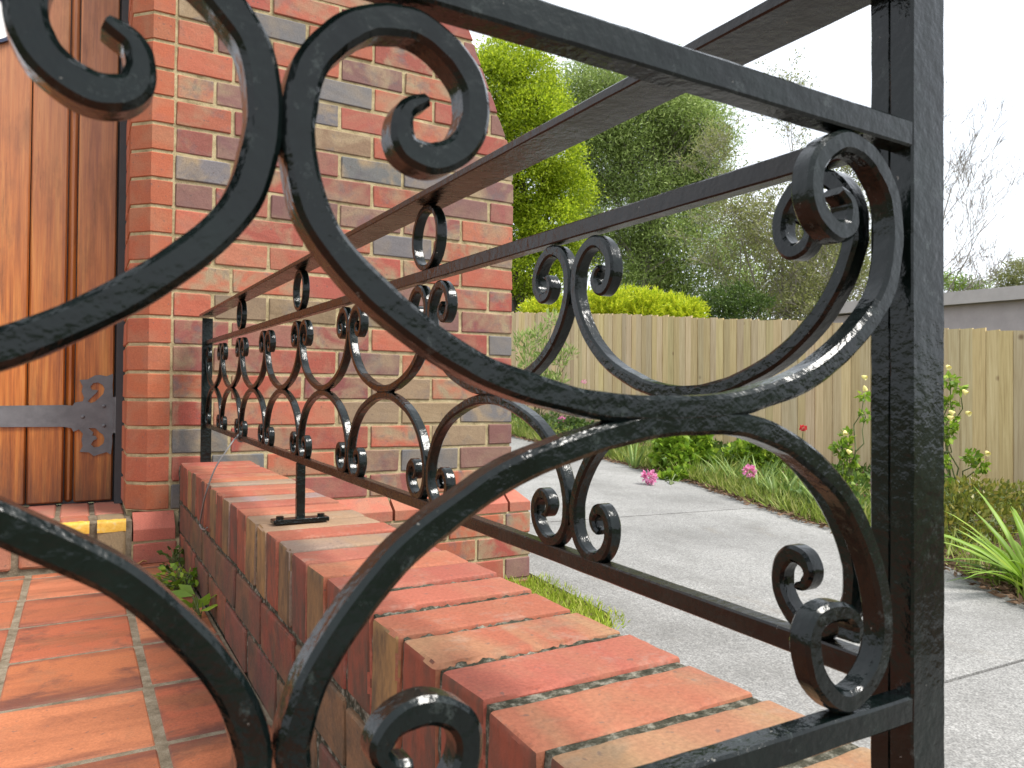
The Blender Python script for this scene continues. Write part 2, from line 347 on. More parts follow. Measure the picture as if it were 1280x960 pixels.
del_keys = [k for k in ('label', 'category') if k in drive.keys()]
for k in del_keys: del drive[k]
joints = [-3.0, -0.9, 1.21, 3.31, 5.41, 7.6, 9.8, 12.0, 14.0]
for y0, y1 in zip(joints, joints[1:]):
    mb = MB(); ys = lin(y0+0.006, y1-0.006, 22); top = []
    for y in ys:
        w = 0.02*noise.noise((y*2.3, 0, 3)); xl = 1.53 if y > 1.95 else max(0.475, 1.53-(1.95-y)*1.6)
        xl += 0.012*noise.noise((y*3, 1, 0)); top.append(((xl, y, gz(xl, y)), (edge_x(y)+w, y, gz(edge_x(y), y))))
    rings = [[(a[0], a[1], a[2]-0.09), a, b, (b[0], b[1], b[2]-0.09)] for a, b in top]
    mb.sweep(rings); part('concrete_slab', mb, M['concrete'], drive)
bed_ys = [-3+0.11*i for i in range(155)]
mb = MB(); nxb = 28
for y in bed_ys:
    e = edge_x(y)-0.03
    for i in range(nxb):
        x = e+(6.9-e)*i/(nxb-1); u = i/(nxb-1)
        mb.v.append((x, y, gz(x, y)-0.03+0.05*min(1, u*9)+0.03*noise.noise((x*3, y*3, 0))+0.012*noise.noise((x*14, y*14, 0))))
mb.f = [(j*nxb+i, j*nxb+i+1, (j+1)*nxb+i+1, (j+1)*nxb+i) for j in range(len(bed_ys)-1) for i in range(nxb-1)]
tag(part('garden_bed', mb, M['soil'], smooth=50), kind='structure')
def bz(x, y): return gz(x, y)+0.015
sheet('grass_strip_soil', lin(0.47, 1.535, 8), lin(-1.5, 2.47, 20), lambda x, y: gz(x, y)-0.020+0.008*noise.noise((x*5, y*5, 1)), M['soil'])

# ------------------------------------------------------------------ bricks
BR = {}
def brick_mb(x0, x1, y0, y1, z0, z1, bev=0.003, jit=0.0012, x1t=None, detail=0, chip=0.0):
    """one brick: a chamfered box with uneven corners; detail > 0 subdivides and roughens it"""
    bm = bmesh.new(); bmesh.ops.create_cube(bm, size=1.0)
    for v in bm.verts:
        tx = x1 if (x1t is None or v.co.z < 0) else x1t
        v.co = Vector((x0 if v.co.x < 0 else tx, y0 if v.co.y < 0 else y1, z0 if v.co.z < 0 else z1))
        v.co += Vector((rng.uniform(-jit, jit), rng.uniform(-jit, jit), rng.uniform(-jit, jit)))
    bmesh.ops.bevel(bm, geom=bm.edges[:], offset=bev, segments=2 if detail else 1, affect='EDGES', profile=0.5)
    if detail:
        for _ in range(detail):
            es = [e for e in bm.edges if e.calc_length() > (0.0065 if detail > 3 else 0.012)]
            bmesh.ops.subdivide_edges(bm, edges=es, cuts=1, use_grid_fill=True)
        bmesh.ops.triangulate(bm, faces=[f for f in bm.faces if len(f.verts) > 4])
        bm.normal_update(); o = Vector((rng.uniform(0, 90), rng.uniform(0, 90), 0))
        for v in bm.verts:
            n = noise.noise(v.co*38+o)*0.5+noise.noise(v.co*95+o)*0.3
            ed = abs(v.normal.x) < 0.94 and abs(v.normal.y) < 0.94 and abs(v.normal.z) < 0.94
            k = noise.noise(v.co*24+o*1.7)
            v.co += v.normal*(n*0.0013 - (chip*max(0, k) if ed else 0))
    mb = MB(); bm.verts.ensure_lookup_table(); bm.verts.index_update()
    mb.v = [tuple(v.co) for v in bm.verts]; mb.f = [tuple(v.index for v in f.verts) for f in bm.faces]; bm.free()
    return mb
def jc(c, a=0.12, al=None):
    k = 1+rng.uniform(-a, a)
    return (c[0]*k*(1+rng.uniform(-0.04, 0.04)), c[1]*k*(1+rng.uniform(-0.05, 0.05)), c[2]*k*(1+rng.uniform(-0.06, 0.06)), al if al is not None else rng.choice((0.3, 0.7, 1.0, 1.0)))
REDS = [(0.265, 0.068, 0.046)]*6+[(0.32, 0.092, 0.052)]*4+[(0.205, 0.068, 0.056)]*4+[(0.165, 0.082, 0.070)]*4+[(0.20, 0.135, 0.082)]*2+[(0.13, 0.122, 0.12)]*2+[(0.34, 0.13, 0.072)]
def wall_col(): return jc(rng.choice(REDS))

# church wall (between the door reveal and its right end)
YW = 2.54
wall = thing('brick_wall', 'tall weathered red and brown brick wall with sloping buttress end beside the timber door', 'wall', (0.8, 2.75, -0.7))
def slope_x(z): return 1.455 if z < 0.92 else 1.455-(z-0.92)*0.43
mb = MB(); poly = [(0.134, -0.75), (1.45, -0.75), (1.45, 0.92), (1.45-0.93*0.43, 1.85), (0.134, 1.85)]
f_ = [(x, YW+0.066, z) if x < 0.2 else (x, YW+0.0045, z) for x, z in poly]; f_[0] = (0.2, YW+0.0045, -0.75); f_[4] = (0.2, YW+0.0045, 1.85)
mb.add(f_+[(max(x, 0.2), 2.95, z) for x, z in poly], [(0, 1, 2, 3, 4), (9, 8, 7, 6, 5), (1, 6, 7, 2), (2, 7, 8, 3), (3, 8, 9, 4), (0, 4, 9, 5), (0, 5, 6, 1)])
mb.box(0.1335, 0.2, 2.602, 2.95, -0.75, 1.85)
mb.sweep([[(0.249, YW+0.003, z), (0.1835, YW+0.003, z), (0.1310, YW+0.0575, z), (0.1310, YW+0.20, z), (0.249, YW+0.20, z)] for z in (-0.36, 1.85)])
part('mortar', mb, M['mortar'], wall)
PIT_Z = 0.0848
for k in range(-7, 19):
    z0 = 0.2325+k*PIT_Z+0.0048; z1 = z0+PIT_Z-0.0096
    odd = k % 2 != 0
    js = [0.251, 0.418, 0.651, 0.884, 1.117, 1.350, 9] if odd else [0.251, 0.363, 0.533, 0.766, 0.999, 1.232, 9]
    for a, b_ in zip(js, js[1:]):
        xr = slope_x(z0); xt = slope_x(z1)
        if a > xt-0.03: continue
        e = b_-0.0055; et = None
        a2 = a+0.0055 if a > 0.26 else a
        if e > xt: e = xr; et = xt
        w = rng.uniform(-0.004, 0.004) if a > 0.3 and b_ < 2 else 0
        part('brick', brick_mb(a2, e, YW+rng.uniform(-0.0015, 0.0015), YW+0.1, z0, z1, 0.0035, 0.0018, et, detail=2, chip=0.003), M['wall_brick'], wall, org='c', color=wall_col())
    # splayed brick at the door opening
    q = [(0.243, YW-0.001), (0.182, YW-0.001), (0.128, YW+0.056), (0.128, YW+0.19), (0.243, YW+0.19)]
    j = rng.uniform(-0.001, 0.001); mb = MB()
    prof = [(0.0, 0.0025), (0.0025, 0), ((z1-z0)-0.0025, 0), (z1-z0, 0.0025)]
    cx = sum(p[0] for p in q)/5; cyy = sum(p[1] for p in q)/5
    mb.sweep([[(x+(cx-x)*i*14+j, y+(cyy-y)*i*14, z0+dz) for x, y in q] for dz, i in prof])
    part('splay_brick', mb, M['wall_brick'], wall, org='c', color=jc((0.33, 0.092, 0.043), 0.09, 0.25))
    mb = brick_mb(0.128, 0.2, 2.742, 2.86, z0, z1); part('brick', mb, M['wall_brick'], wall, org='c', color=jc((0.42, 0.13, 0.07), 0.08, 0.2))
# right-hand return of the wall
for k in range(-7, 8):
    z0 = 0.2325+k*PIT_Z+0.0048; z1 = z0+PIT_Z-0.0096
    a = 2.645 if k % 2 == 0 else 2.65
    for y0, y1 in ((a, 2.76), (2.77, 2.95)):
        part('brick', brick_mb(1.36, 1.4555, y0, y1, z0, z1), M['wall_brick'], wall, org='c', color=wall_col())
# plinth: splayed course and the courses below it
def plinth_brick(x0, x1, col, ex=0.0):
    mb = MB(); zt, zs, zb = -0.3615, -0.404, -0.438
    P = [(YW+0.01, zt), (YW-0.004, zt), (2.482, zs+0.002), (2.48, zs-0.001), (2.48, zb), (YW+0.01, zb)]
    mb.sweep([[(x0, y, z) for y, z in P], [(x1-ex*(1 if z > zs else 0), y, z) for y, z in P]])
    part('plinth_brick', mb, M['wall_brick'], wall, org='c', color=col)
plinth_brick(0.145, 0.258, jc((0.37, 0.115, 0.072), 0.03, 0.1))
xs = [0.268, 0.49, 0.722, 0.954, 1.186, 1.4126]
for a, b_ in zip(xs, xs[1:]): plinth_brick(a+0.005, b_-0.005, jc((0.33, 0.098, 0.062), 0.06, 0.3))
plinth_brick(1.4176, 1.507, jc((0.33, 0.098, 0.062), 0.05, 0.3), 0.04)
mb = MB(); mb.box(0.141, 1.502, 2.485, 2.7, -0.78, -0.4385); mb.box(0.15, 1.46, 2.53, 2.6, -0.4385, -0.366)
part('mortar', mb, M['mortar'], wall)
for r in range(4):
    z1 = -0.446-r*PIT_Z; z0 = z1-PIT_Z+0.0095
    if r == 0: part('brick', brick_mb(0.145, 0.262, 2.48, 2.6, -0.508, z1), M['wall_brick'], wall, org='c', color=jc((0.36, 0.11, 0.07), 0.05, 0.3))
    js = [0.55, 0.72, 0.93, 1.163, 1.396, 1.507] if r % 2 == 0 else [0.49, 0.82, 1.045, 1.278, 1.507]
    for a, b_ in zip(js, js[1:]):
        part('brick', brick_mb(a+0.005, b_-(0.005 if b_ < 1.5 else 0), 2.48, 2.6, z0, z1), M['wall_brick'], wall, org='c', color=wall_col())

# doorstep
step = thing('doorstep', 'brick doorstep with a worn yellow painted edge below the timber door', 'step', (-0.4, 2.7, -0.505))
mb = MB(); mb.box(-1.1, 0.1415, 2.487, 2.96, -0.52, -0.378); part('mortar', mb, M['floor_mortar'], step)
yx = 0.126
scol = [(0.27, 0.20, 0.11), (0.37, 0.11, 0.06), (0.38, 0.13, 0.075), (0.33, 0.13, 0.09)]
i = 0
while yx > -1.05:
    c0 = scol[i] if i < 4 else rng.choice(scol[1:]); bn = 'brick'
    part(bn, brick_mb(yx-0.075, yx, 2.478, 2.632, -0.492, -0.372, 0.008, 0.002, detail=2, chip=0.004), M['wall_brick'], step, org='c', color=jc(c0, 0.04, 0.4))
    part(bn, brick_mb(yx-0.077, yx+0.002, 2.644, 2.95, -0.47, -0.3725, 0.004), M['wall_brick'], step, org='c', color=jc((0.36, 0.13, 0.09), 0.08, 0.3))
    # worn paint wrapped over the nosing
    mb = MB(); n = 30; x0 = yx-0.0745; rows = []
    for q in range(n):
        x = x0+0.074*q/(n-1); rag = 0.007+0.014*noise.noise((x*55, i, 0))+0.009*noise.noise((x*160, i, 2))
        lo = -0.4045+0.0015*noise.noise((x*40, 5, i))
        zt, yf = -0.3705, 2.4763
        rows.append([(x, yf, lo), (x, yf, zt-0.0095), (x, yf+0.0025, zt-0.0035), (x, yf+0.0088, zt-0.0003), (x, yf+0.010+max(0.0015, rag), zt+0.0004)])
    for r in rows: mb.v += r
    mb.f = [(q*5+j, (q+1)*5+j, (q+1)*5+j+1, q*5+j+1) for q in range(n-1) for j in range(4)]
    part('yellow_paint', mb, M['yellow'], step, smooth=60)
    yx -= 0.0935; i += 1

# door with frame, planks and strap hinge
YD = 2.9
door = thing('timber_door', 'orange brown varnished timber plank door with a black iron strap hinge', 'door', (-0.4, YD, -0.36))
mb = MB(); mb.box(0.1085, 0.1345, 2.855, 2.99, -0.372, 1.85); part('door_frame', mb, M['frame'], door, smooth=30)
xs = [0.1052, -0.012, -0.0395, -0.145, -0.257, -0.285, -0.39, -0.50, -0.528, -0.64, -0.75, -0.78, -0.89]
for k, (a, b_) in enumerate(zip(xs, xs[1:])):
    bead = (a-b_) < 0.04
    mb = brick_mb(b_+0.0015, a-0.0015, YD+(0.009 if bead else 0), YD+0.05, -0.366, 1.85, 0.005 if not bead else 0.009, 0)
    part('bead_strip' if bead else 'plank', mb, M['door'], door, org='c', smooth=40)
mb = MB(); mb.box(-0.89, 0.108, YD+0.02, YD+0.06, -0.3715, 1.85); part('back_board', mb, M['frame'], door)
out = [(-0.0404,-0.115),(-0.0415,-0.0431),(-0.0165,-0.0451),(-0.0113,-0.0348),(0.012,-0.0306),(0.0154,-0.0181),(0.0079,0.0026),(0.0113,0.0193),(0.002,0.0399),(0.0255,0.0424),(0.0472,0.0566),(0.0619,0.0578),(0.0804,0.0539),(0.1000,0.0628),(0.1003,0.0458),(0.0987,0.0247),(0.1008,-0.0134),(0.1030,-0.1403),(0.1000,-0.1444),(0.1015,-0.1656),(0.0972,-0.2106),(0.0841,-0.2017),(0.0656,-0.2075),(0.0474,-0.2144),(0.0326,-0.2014),(0.0054,-0.1985),(0.0142,-0.1801),(0.0103,-0.1593),(0.0143,-0.1386),(0.0025,-0.1239),(-0.0135,-0.1319),(-0.019,-0.1194)]
out = out[:1]+[(-0.85, -0.108), (-0.87, -0.082), (-0.85, -0.056)]+out[1:]
h1 = [(0.0265,-0.0305),(0.0535,0.001),(0.0552,0.0073),(0.0387,0.0071),(0.0331,0.0175),(0.042,0.0302),(0.0567,0.0325),(0.0697,0.0243),(0.0755,0.0117),(0.072,-0.0052),(0.0611,-0.0178),(0.0484,-0.0313),(0.0357,-0.0368)]
h2 = [(0.0296,-0.1201),(0.0497,-0.1204),(0.0628,-0.1353),(0.0721,-0.1417),(0.0779,-0.1566),(0.0744,-0.1733),(0.0616,-0.1835),(0.047,-0.1851),(0.0377,-0.1745),(0.0448,-0.1621),(0.0557,-0.1561),(0.0519,-0.1476),(0.0409,-0.1453),(0.0444,-0.135)]
loops = [out, h1, h2]; tri = tessellate_polygon([[Vector((x, z, 0)) for x, z in lp] for lp in loops])
flatp = [p for lp in loops for p in lp]; n = len(flatp); mb = MB(); yf, yb = YD-0.008, YD-0.0005
mb.v = [(x, yf, z) for x, z in flatp]+[(x, yb, z) for x, z in flatp]
mb.f = [tuple(t_) for t_ in tri]+[tuple(q+n for q in reversed(t_)) for t_ in tri]
s0 = 0
for lp in loops:
    k = len(lp); mb.f += [(s0+i, s0+(i+1) % k, n+s0+(i+1) % k, n+s0+i) for i in range(k)]; s0 += k
hinge = part('strap_hinge', mb, M['hinge'], door)
bm = bmesh.new(); bm.from_mesh(hinge.data); bmesh.ops.recalc_face_normals(bm, faces=bm.faces); bm.to_mesh(hinge.data); bm.free()
for x, z in [(0.0744, -0.0472), (0.0128, -0.0825), (0.0754, -0.1124), (-0.26, -0.083)]:
    mb = MB(); rr = [(0.0062, 0), (0.0062, 0.0015), (0.004, 0.004), (0.001, 0.0048)]
    mb.sweep([[(x+r*math.cos(a*math.pi/5), yf-0.0002-h, z+r*math.sin(a*math.pi/5)) for a in range(10)] for r, h in rr])
    part('bolt_head', mb, M['hinge'], hinge, smooth=40)
mb = MB(); mb.tube([(0.111, YD-0.032, -0.137), (0.111, YD-0.032, -0.0150)], 0.0055, 12); mb.box(0.099, 0.1125, YD-0.030, YD-0.006, -0.1365, -0.016)
part('knuckle', mb, M['hinge'], hinge, smooth=40)
# plaque
pq = thing('door_plaque', 'round white plaque with dark blue rim fixed high on the timber door', 'plaque', (-0.255, YD-0.004, 1.12))
def disc(r0, r1, y0, y1, mt, nm):
    mb = MB(); n = 40; prof = [(r0, y1), (r0, y0), (r1, y0), (r1, y1)]
    mb.sweep([[(-0.262+r*math.cos(2*math.pi*a/n), y, 1.183+r*math.sin(2*math.pi*a/n)) for r, y in prof] for a in range(n)], closed=True, caps=False)
    part(nm, mb, mt, pq, smooth=40)
disc(0.0005, 0.068, YD-0.010, YD-0.001, M['plaque'], 'plate'); disc(0.068, 0.078, YD-0.014, YD-0.001, M['rim'], 'rim')

# tiled floor
floor = thing('tiled_floor', None, None, (-0.6, 0.7, -0.505)); tag(floor, kind='structure')
mb = MB(); mb.box(-2.4, 0.268, -1.5, 2.482, -0.95, -0.5074); part('mortar', mb, M['floor_mortar'], floor)
yl = [-1.3+0.2455*k for k in range(20)]
off_y = 1.446-yl[11]
yl = [y+off_y for y in yl]
tcols = [(0.36, 0.118, 0.052), (0.33, 0.100, 0.047), (0.39, 0.142, 0.068), (0.30, 0.088, 0.044)]
for xi, (xa, xb) in enumerate([(0.1105, 0.262), (-0.113, 0.1105), (-0.3365, -0.113), (-0.56, -0.3365), (-0.7835, -0.56), (-1.007, -0.7835)]):
    sh = [0.0, -0.006, 0.004, -0.01, 0.006, 0][xi]
    for y in yl:
        y0, y1 = y+sh, min(y+sh+0.2455, 2.478)
        if y1-y0 < 0.03 or y < -0.8: continue
        mb = brick_mb(xa+0.007, xb-(0.007 if xb < 0.26 else 0), y0+0.0075, y1-0.0075, -0.535, -0.505+rng.uniform(-0.0006, 0.0006), 0.003, 0.0009)
        part('tile', mb, M['tile'], floor, org='c', color=jc(rng.choice(tcols), 0.08, rng.choice((0.5, 0.8, 1.0))))

# low brick wall carrying the railing
low = thing('low_brick_wall', 'low brick wall with rowlock capping, carrying the black iron railing', 'wall', (0.365, 1.3, -0.505))
XL, XR = 0.268, 0.470
def capz(y): return -0.224+0.0105*(y-1.337)
mb = MB(); ny = 640
ys = lin(0.13, 2.535, ny); rows = []
for y in ys:
    zt = capz(y)-0.0036; r = []
    for z in [-0.75, -0.51]+lin(-0.50, -0.245, 14): r.append(Vector((XL+0.0045, y, z)))
    for x in lin(XL+0.006, XR-0.004, 46): r.append(Vector((x, y, zt)))
    for z in [-0.25, -0.4, -0.9]: r.append(Vector((XR-0.003, y, z)))
    for p in r:
        d = noise.noise(p*60)*0.5+noise.noise(p*190)*0.7+0.5*noise.noise(p*20)
        if p.z > -0.236 and p.z > capz(y)-0.02: p.z -= 0.009*max(0, min(1, (y-0.9)/0.6)); p.z += max(-0.005, min(0.0014, d*0.0055))
        elif p.x < 0.3: p.x -= d*0.0035
    rows.append(r)
mb.sweep(rows); part('mortar', mb, M['moss_mortar'], low, smooth=60)
capc = [(0.275, 0.078, 0.047), (0.29, 0.086, 0.053), (0.26, 0.072, 0.046), (0.30, 0.094, 0.052), (0.262, 0.076, 0.050), (0.28, 0.082, 0.048)]
y = 0.165; k = 0
while y < 2.45:
    c0 = capc[k % 6] if k > 2 else (0.26, 0.115, 0.06)
    if k in (11, 13, 14, 17, 20): c0 = rng.choice(((0.21, 0.15, 0.11), (0.24, 0.16, 0.10), (0.19, 0.14, 0.12)))
    z1 = capz(y+0.038)+rng.uniform(-0.0015, 0.0015)
    dt = 5 if y < 0.78 else 3 if y < 1.2 else 2
    mb = brick_mb(XL+rng.uniform(-0.0015, 0.0015), XR+rng.uniform(-0.002, 0.002), y+0.0050+rng.uniform(-0.0012, 0.0008), y+0.0800, z1-0.112, z1, 0.0040, 0.0016, detail=dt, chip=0.0035)
    o = part('cap_brick', mb, M['cap_brick'], low, org='c', smooth=35, color=jc(c0, 0.05, {0: 1, 1: 1, 2: 0.9, 3: 0.6, 4: 0.25, 5: 0.8}.get(k, rng.choice((0.2, 0.4, 0.6)))))
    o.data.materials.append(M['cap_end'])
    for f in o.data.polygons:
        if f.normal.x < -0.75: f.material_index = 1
    y += 0.0853; k += 1
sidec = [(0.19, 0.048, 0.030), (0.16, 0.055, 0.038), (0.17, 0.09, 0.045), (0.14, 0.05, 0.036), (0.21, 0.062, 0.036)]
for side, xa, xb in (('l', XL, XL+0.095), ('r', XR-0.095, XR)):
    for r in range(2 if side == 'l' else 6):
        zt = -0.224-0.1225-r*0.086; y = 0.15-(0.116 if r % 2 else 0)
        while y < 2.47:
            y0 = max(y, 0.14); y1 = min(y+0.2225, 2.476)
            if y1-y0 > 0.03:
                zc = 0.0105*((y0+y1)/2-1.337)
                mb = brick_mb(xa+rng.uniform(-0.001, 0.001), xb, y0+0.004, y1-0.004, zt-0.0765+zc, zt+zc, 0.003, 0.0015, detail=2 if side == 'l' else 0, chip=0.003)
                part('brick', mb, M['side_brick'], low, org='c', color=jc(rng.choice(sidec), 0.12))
            y += 0.2325

# ------------------------------------------------------------------ wrought iron railing
rail = thing('iron_railing', 'black wrought iron scroll railing turning a corner, standing on the low brick wall', 'railing', (0.345, 1.3, -0.224))
def catmull(P, per=6):
    P = [Vector(p) for p in P]; Q = [P[0]*2-P[1]]+P+[P[-1]*2-P[-2]]; o = []
    for i in range(1, len(Q)-2):
        for j in range(per):
            t_ = j/per; a, b_, c, d = Q[i-1], Q[i], Q[i+1], Q[i+2]
            o.append(0.5*((2*b_)+(c-a)*t_+(2*a-5*b_+4*c-d)*t_*t_+(3*b_-a-3*c+d)*t_**3))
    o.append(P[-1]); return o
def section(w, d, ch):          # chamfered rectangle, w along the curve normal, d through the plane
    w, d = w/2, d/2
    return [(w, d-ch), (w-ch, d), (-w+ch, d), (-w, d-ch), (-w, -d+ch), (-w+ch, -d), (w-ch, -d), (w, -d+ch)]
def scroll(name, pts, M3, w, d, mt, rough=0.0002):
    """pts: 2-D curve; M3(u, z, n): maps curve plane + depth to the place"""
    c = catmull([(p[0], p[1], 0) for p in pts], 9); n = len(c); mb = MB(); rings = []
    sd_ = rng.uniform(0, 50)
    for i, p in enumerate(c):
        tng = (c[min(i+1, n-1)]-c[max(i-1, 0)]).normalized(); nr = Vector((-tng.y, tng.x, 0))
        e = min(i, n-1-i)/ (n*0.085); k = 0.42+0.58*min(1, e)**0.8
        ww = w*k*(1+0.07*noise.noise((i*0.15, sd_, 0)))
        rings.append([M3(p.x+nr.x*a+rough*noise.noise((i*0.3, sd_, a*900)), p.y+nr.y*a+rough*noise.noise((i*0.3, sd_+9, b_*900)), b_+rough*0.7*noise.noise((i*0.4, sd_+20, a*500))) for a, b_ in section(ww, d, 0.0017)])
    mb.sweep(rings); return part(name, mb, mt, rail, smooth=32)
UP = [(0, -0.0045), (0.030, -0.0035), (0.053, 0.0008), (0.0785, 0.0083), (0.1025, 0.0215), (0.1225, 0.0375), (0.1335, 0.052), (0.138, 0.069), (0.1385, 0.080), (0.1358, 0.0937), (0.129, 0.1035), (0.120, 0.1110), (0.110, 0.1143), (0.1005, 0.1142), (0.090, 0.1085), (0.0832, 0.1000), (0.0822, 0.0886), (0.0869, 0.0793), (0.0963, 0.0740), (0.1049, 0.0757), (0.1072, 0.0814), (0.1055, 0.0881), (0.0990, 0.0920)]
LO = [(0, -0.0105), (0.016, -0.012), (0.0445, -0.0185), (0.068, -0.0262), (0.086, -0.036), (0.105, -0.0485), (0.1203, -0.0645), (0.1318, -0.081), (0.1372, -0.096), (0.1378, -0.104), (0.1355, -0.115), (0.129, -0.1250), (0.119, -0.1325), (0.107, -0.1345), (0.095, -0.1310), (0.0865, -0.1235), (0.0822, -0.113), (0.0850, -0.1035), (0.095, -0.0980), (0.1065, -0.0995), (0.1120, -0.1065), (0.1085, -0.1125), (0.1020, -0.1135)]
LL = LO[:13]+[(0.107, -0.1350), (0.097, -0.1330), (0.0905, -0.1265), (0.0890, -0.1185), (0.0935, -0.1125), (0.1010, -0.1110), (0.1055, -0.1155), (0.1030, -0.1200)]
LR = [(0, -0.0105), (0.012, -0.0100), (0.030, -0.0100), (0.050, -0.0132), (0.0705, -0.0208), (0.090, -0.0325), (0.1055, -0.0460), (0.1190, -0.0660), (0.1275, -0.0850), (0.1310, -0.1030), (0.1290, -0.117), (0.1225, -0.1265), (0.1120, -0.1330), (0.102, -0.1340), (0.0915, -0.1275), (0.0840, -0.1175), (0.0812, -0.1040), (0.0850, -0.0960), (0.094, -0.0935), (0.1060, -0.0955), (0.1115, -0.1020), (0.1100, -0.1090)]
def both(P, Q=None, sx=1.0):
    Q = Q or P
    return [(-a*sx, z) for a, z in reversed(P)] + [(a*sx, z) for a, z in Q[1:]]
# front panel (plane Y = 0.215, reaching left from the corner post)
YF, DF = 0.215, 0.0115
def tz(x): return 0.1325+0.0125*(0.30-x)
for ui in range(4):
    uc = 0.192-0.2865*ui
    f3 = lambda u, z, n, uc=uc: (uc+u, YF+DF/2+n, z+(0.0125*(0.19-uc)*0.6 if z > 0 else 0))
    scroll('scroll', both(UP), f3, 0.0098, DF, M['iron'])
    f4 = lambda u, z, n, uc=uc: (uc+u, YF+DF/2+n*0.97, z)
    scroll('scroll', both(LO if ui == 0 else LL, LR if ui == 0 else LL), f4, 0.0096, DF, M['iron'])
def bar(name, p0, p1, w, h, mt, up=(0, 0, 1), nseg=40, ch=0.001, rough=0.0003):
    p0, p1 = Vector(p0), Vector(p1); d = (p1-p0).normalized(); s = d.cross(Vector(up)).normalized(); u = s.cross(d); mb = MB(); rings = []
    sd_ = rng.uniform(0, 50)
    for i in range(nseg+1):
        p = p0.lerp(p1, i/nseg)
        rings.append([p+s*(a+rough*noise.noise((i*0.7, sd_, b_*700)))+u*(b_+rough*noise.noise((i*0.7, sd_+5, a*700))) for a, b_ in section(w, h, ch)])
    mb.sweep(rings); return part(name, mb, mt, rail, smooth=32)
bar('rail', (0.3405, YF+0.0056, tz(0.3405)-0.0063), (-0.95, YF+0.0056, tz(-0.3)-0.0063+0.006), 0.0112, 0.0126, M['iron'], nseg=160)
bar('rail', (0.3455, YF+0.0056, -0.1459), (-0.95, YF+0.0056, -0.1459), 0.0112, 0.0124, M['iron'], nseg=160)
# corner post: two flats back to back, and the far posts
bar('corner_post', (0.3536, YF+0.0058, 0.206), (0.3536, YF+0.0058, -0.2355), 0.0262, 0.0122, M['iron'], up=(0, 1, 0), nseg=60)
bar('corner_post', (0.3540, YF+0.0178, 0.2056), (0.3540, YF+0.0178, -0.2353), 0.0235, 0.0110, M['iron'], up=(0, 1, 0), nseg=60)
bar('end_post', (-0.9550, YF+0.006, 0.206), (-0.9550, YF+0.006, -0.505), 0.0255, 0.0122, M['iron'], up=(0, 1, 0))
bar('far_post', (0.3395, 2.4735, 0.229), (0.3395, 2.4735, capz(2.47)+0.001), 0.030, 0.012, M['iron'], up=(0, 1, 0))
def sz(y): return 0.0122*(y-0.5)
def sb(y): return 0.0153*(y-0.5)
XC = 0.3400
bar('rail', (XC, 0.238, 0.1305+sz(0.238)), (XC, 2.468, 0.1305+sz(2.468)), 0.012, 0.0125, M['iron_brown'], nseg=120)
bar('rail', (XC, 0.238, -0.1280+sb(0.238)), (XC, 2.468, -0.1280+sb(2.468)), 0.012, 0.0122, M['iron_brown'], nseg=120)
bar('handrail', (0.3385, 0.197, 0.2136+sz(0.197)), (0.3385, 2.49, 0.2136+sz(2.49)), 0.041, 0.0075, M['iron_brown'], nseg=120)
bar('handrail', (0.3176, YF+0.004, 0.2100), (-0.96, YF+0.004, 0.2100), 0.041, 0.0075, M['iron_brown'], nseg=80)
SD = [(0, 0.0035), (0.020, 0.0044), (0.040, 0.0078), (0.0535, 0.0112), (0.080, 0.0200), (0.100, 0.0305), (0.117, 0.0445), (0.129, 0.0610), (0.1352, 0.0760)]
SU = SD + [(0.1362, 0.0860), (0.1345, 0.0985), (0.1275, 0.1090), (0.117, 0.1150), (0.106, 0.1150), (0.095, 0.1085), (0.0885, 0.0985), (0.0890, 0.0870), (0.0965, 0.0795), (0.106, 0.0805), (0.1105, 0.0870), (0.1075, 0.0935), (0.1020, 0.0955)]
bounds = [0.2395]+[0.4936+0.2824*k for k in range(7)]+[2.4660]
for y0, y1 in zip(bounds, bounds[1:]):
    yc = (y0+y1)/2; hw = (y1-y0)/2; sx = hw/0.1412
    f5 = lambda u, z, n, yc=yc: (XC-n, yc+u, z*1.02+0.7*sz(yc))
    f6 = lambda u, z, n, yc=yc: (XC-n*0.97, yc+u, -z*1.03+0.7*sb(yc)-0.0015)
    def sq(a):
        k = max(0, min(1, a/0.127)); return a-(0.1412-hw)*k*k*(3-2*k)
    q = [(sq(a), z) for a, z in SU]
    scroll('scroll', both(q), f5, 0.0092, 0.0118, M['iron'], 0.00015)
    scroll('scroll', both([(a, z) for a, z in q]), f6, 0.0090, 0.0118, M['iron'], 0.00015)
for k in (1, 3, 5):
    yc = 0.4936+0.2824*k+0.008; zc = (0.1367+0.2098)/2+sz(yc); rr = (0.2098-0.1367)/2-0.0026; n = 36; mb = MB(); rings = []
    for i in range(n):
        a = 2*math.pi*i/n
        rings.append([(XC-b_, yc+(rr+w)*math.cos(a), zc+(rr+w)*math.sin(a)) for w, b_ in section(0.0062, 0.0118, 0.001)])
    mb.sweep(rings, closed=True, caps=False); part('ring', mb, M['iron'], rail, smooth=32)
for yf_ in (1.337,):
    zc = capz(yf_); o = bar('foot', (XC, yf_, -0.134+sb(yf_)), (XC, yf_, zc+0.006), 0.0145, 0.0120, M['iron'], up=(0, 1, 0))
    mb = brick_mb(XC-0.050, XC+0.046, yf_-0.0225, yf_+0.004, zc+0.001, zc+0.0085, 0.0012, 0.0004)
    pl = part('foot_plate', mb, M['iron'], rail, smooth=30)
    for dx in (-0.037, 0.034):
        mb = MB(); mb.sweep([[(XC+dx+0.0065*math.cos(a*math.pi/3), yf_-0.010+0.0065*math.sin(a*math.pi/3), z) for a in range(6)] for z in (zc+0.0087, zc+0.0135)])
        part('bolt', mb, M['iron'], pl)
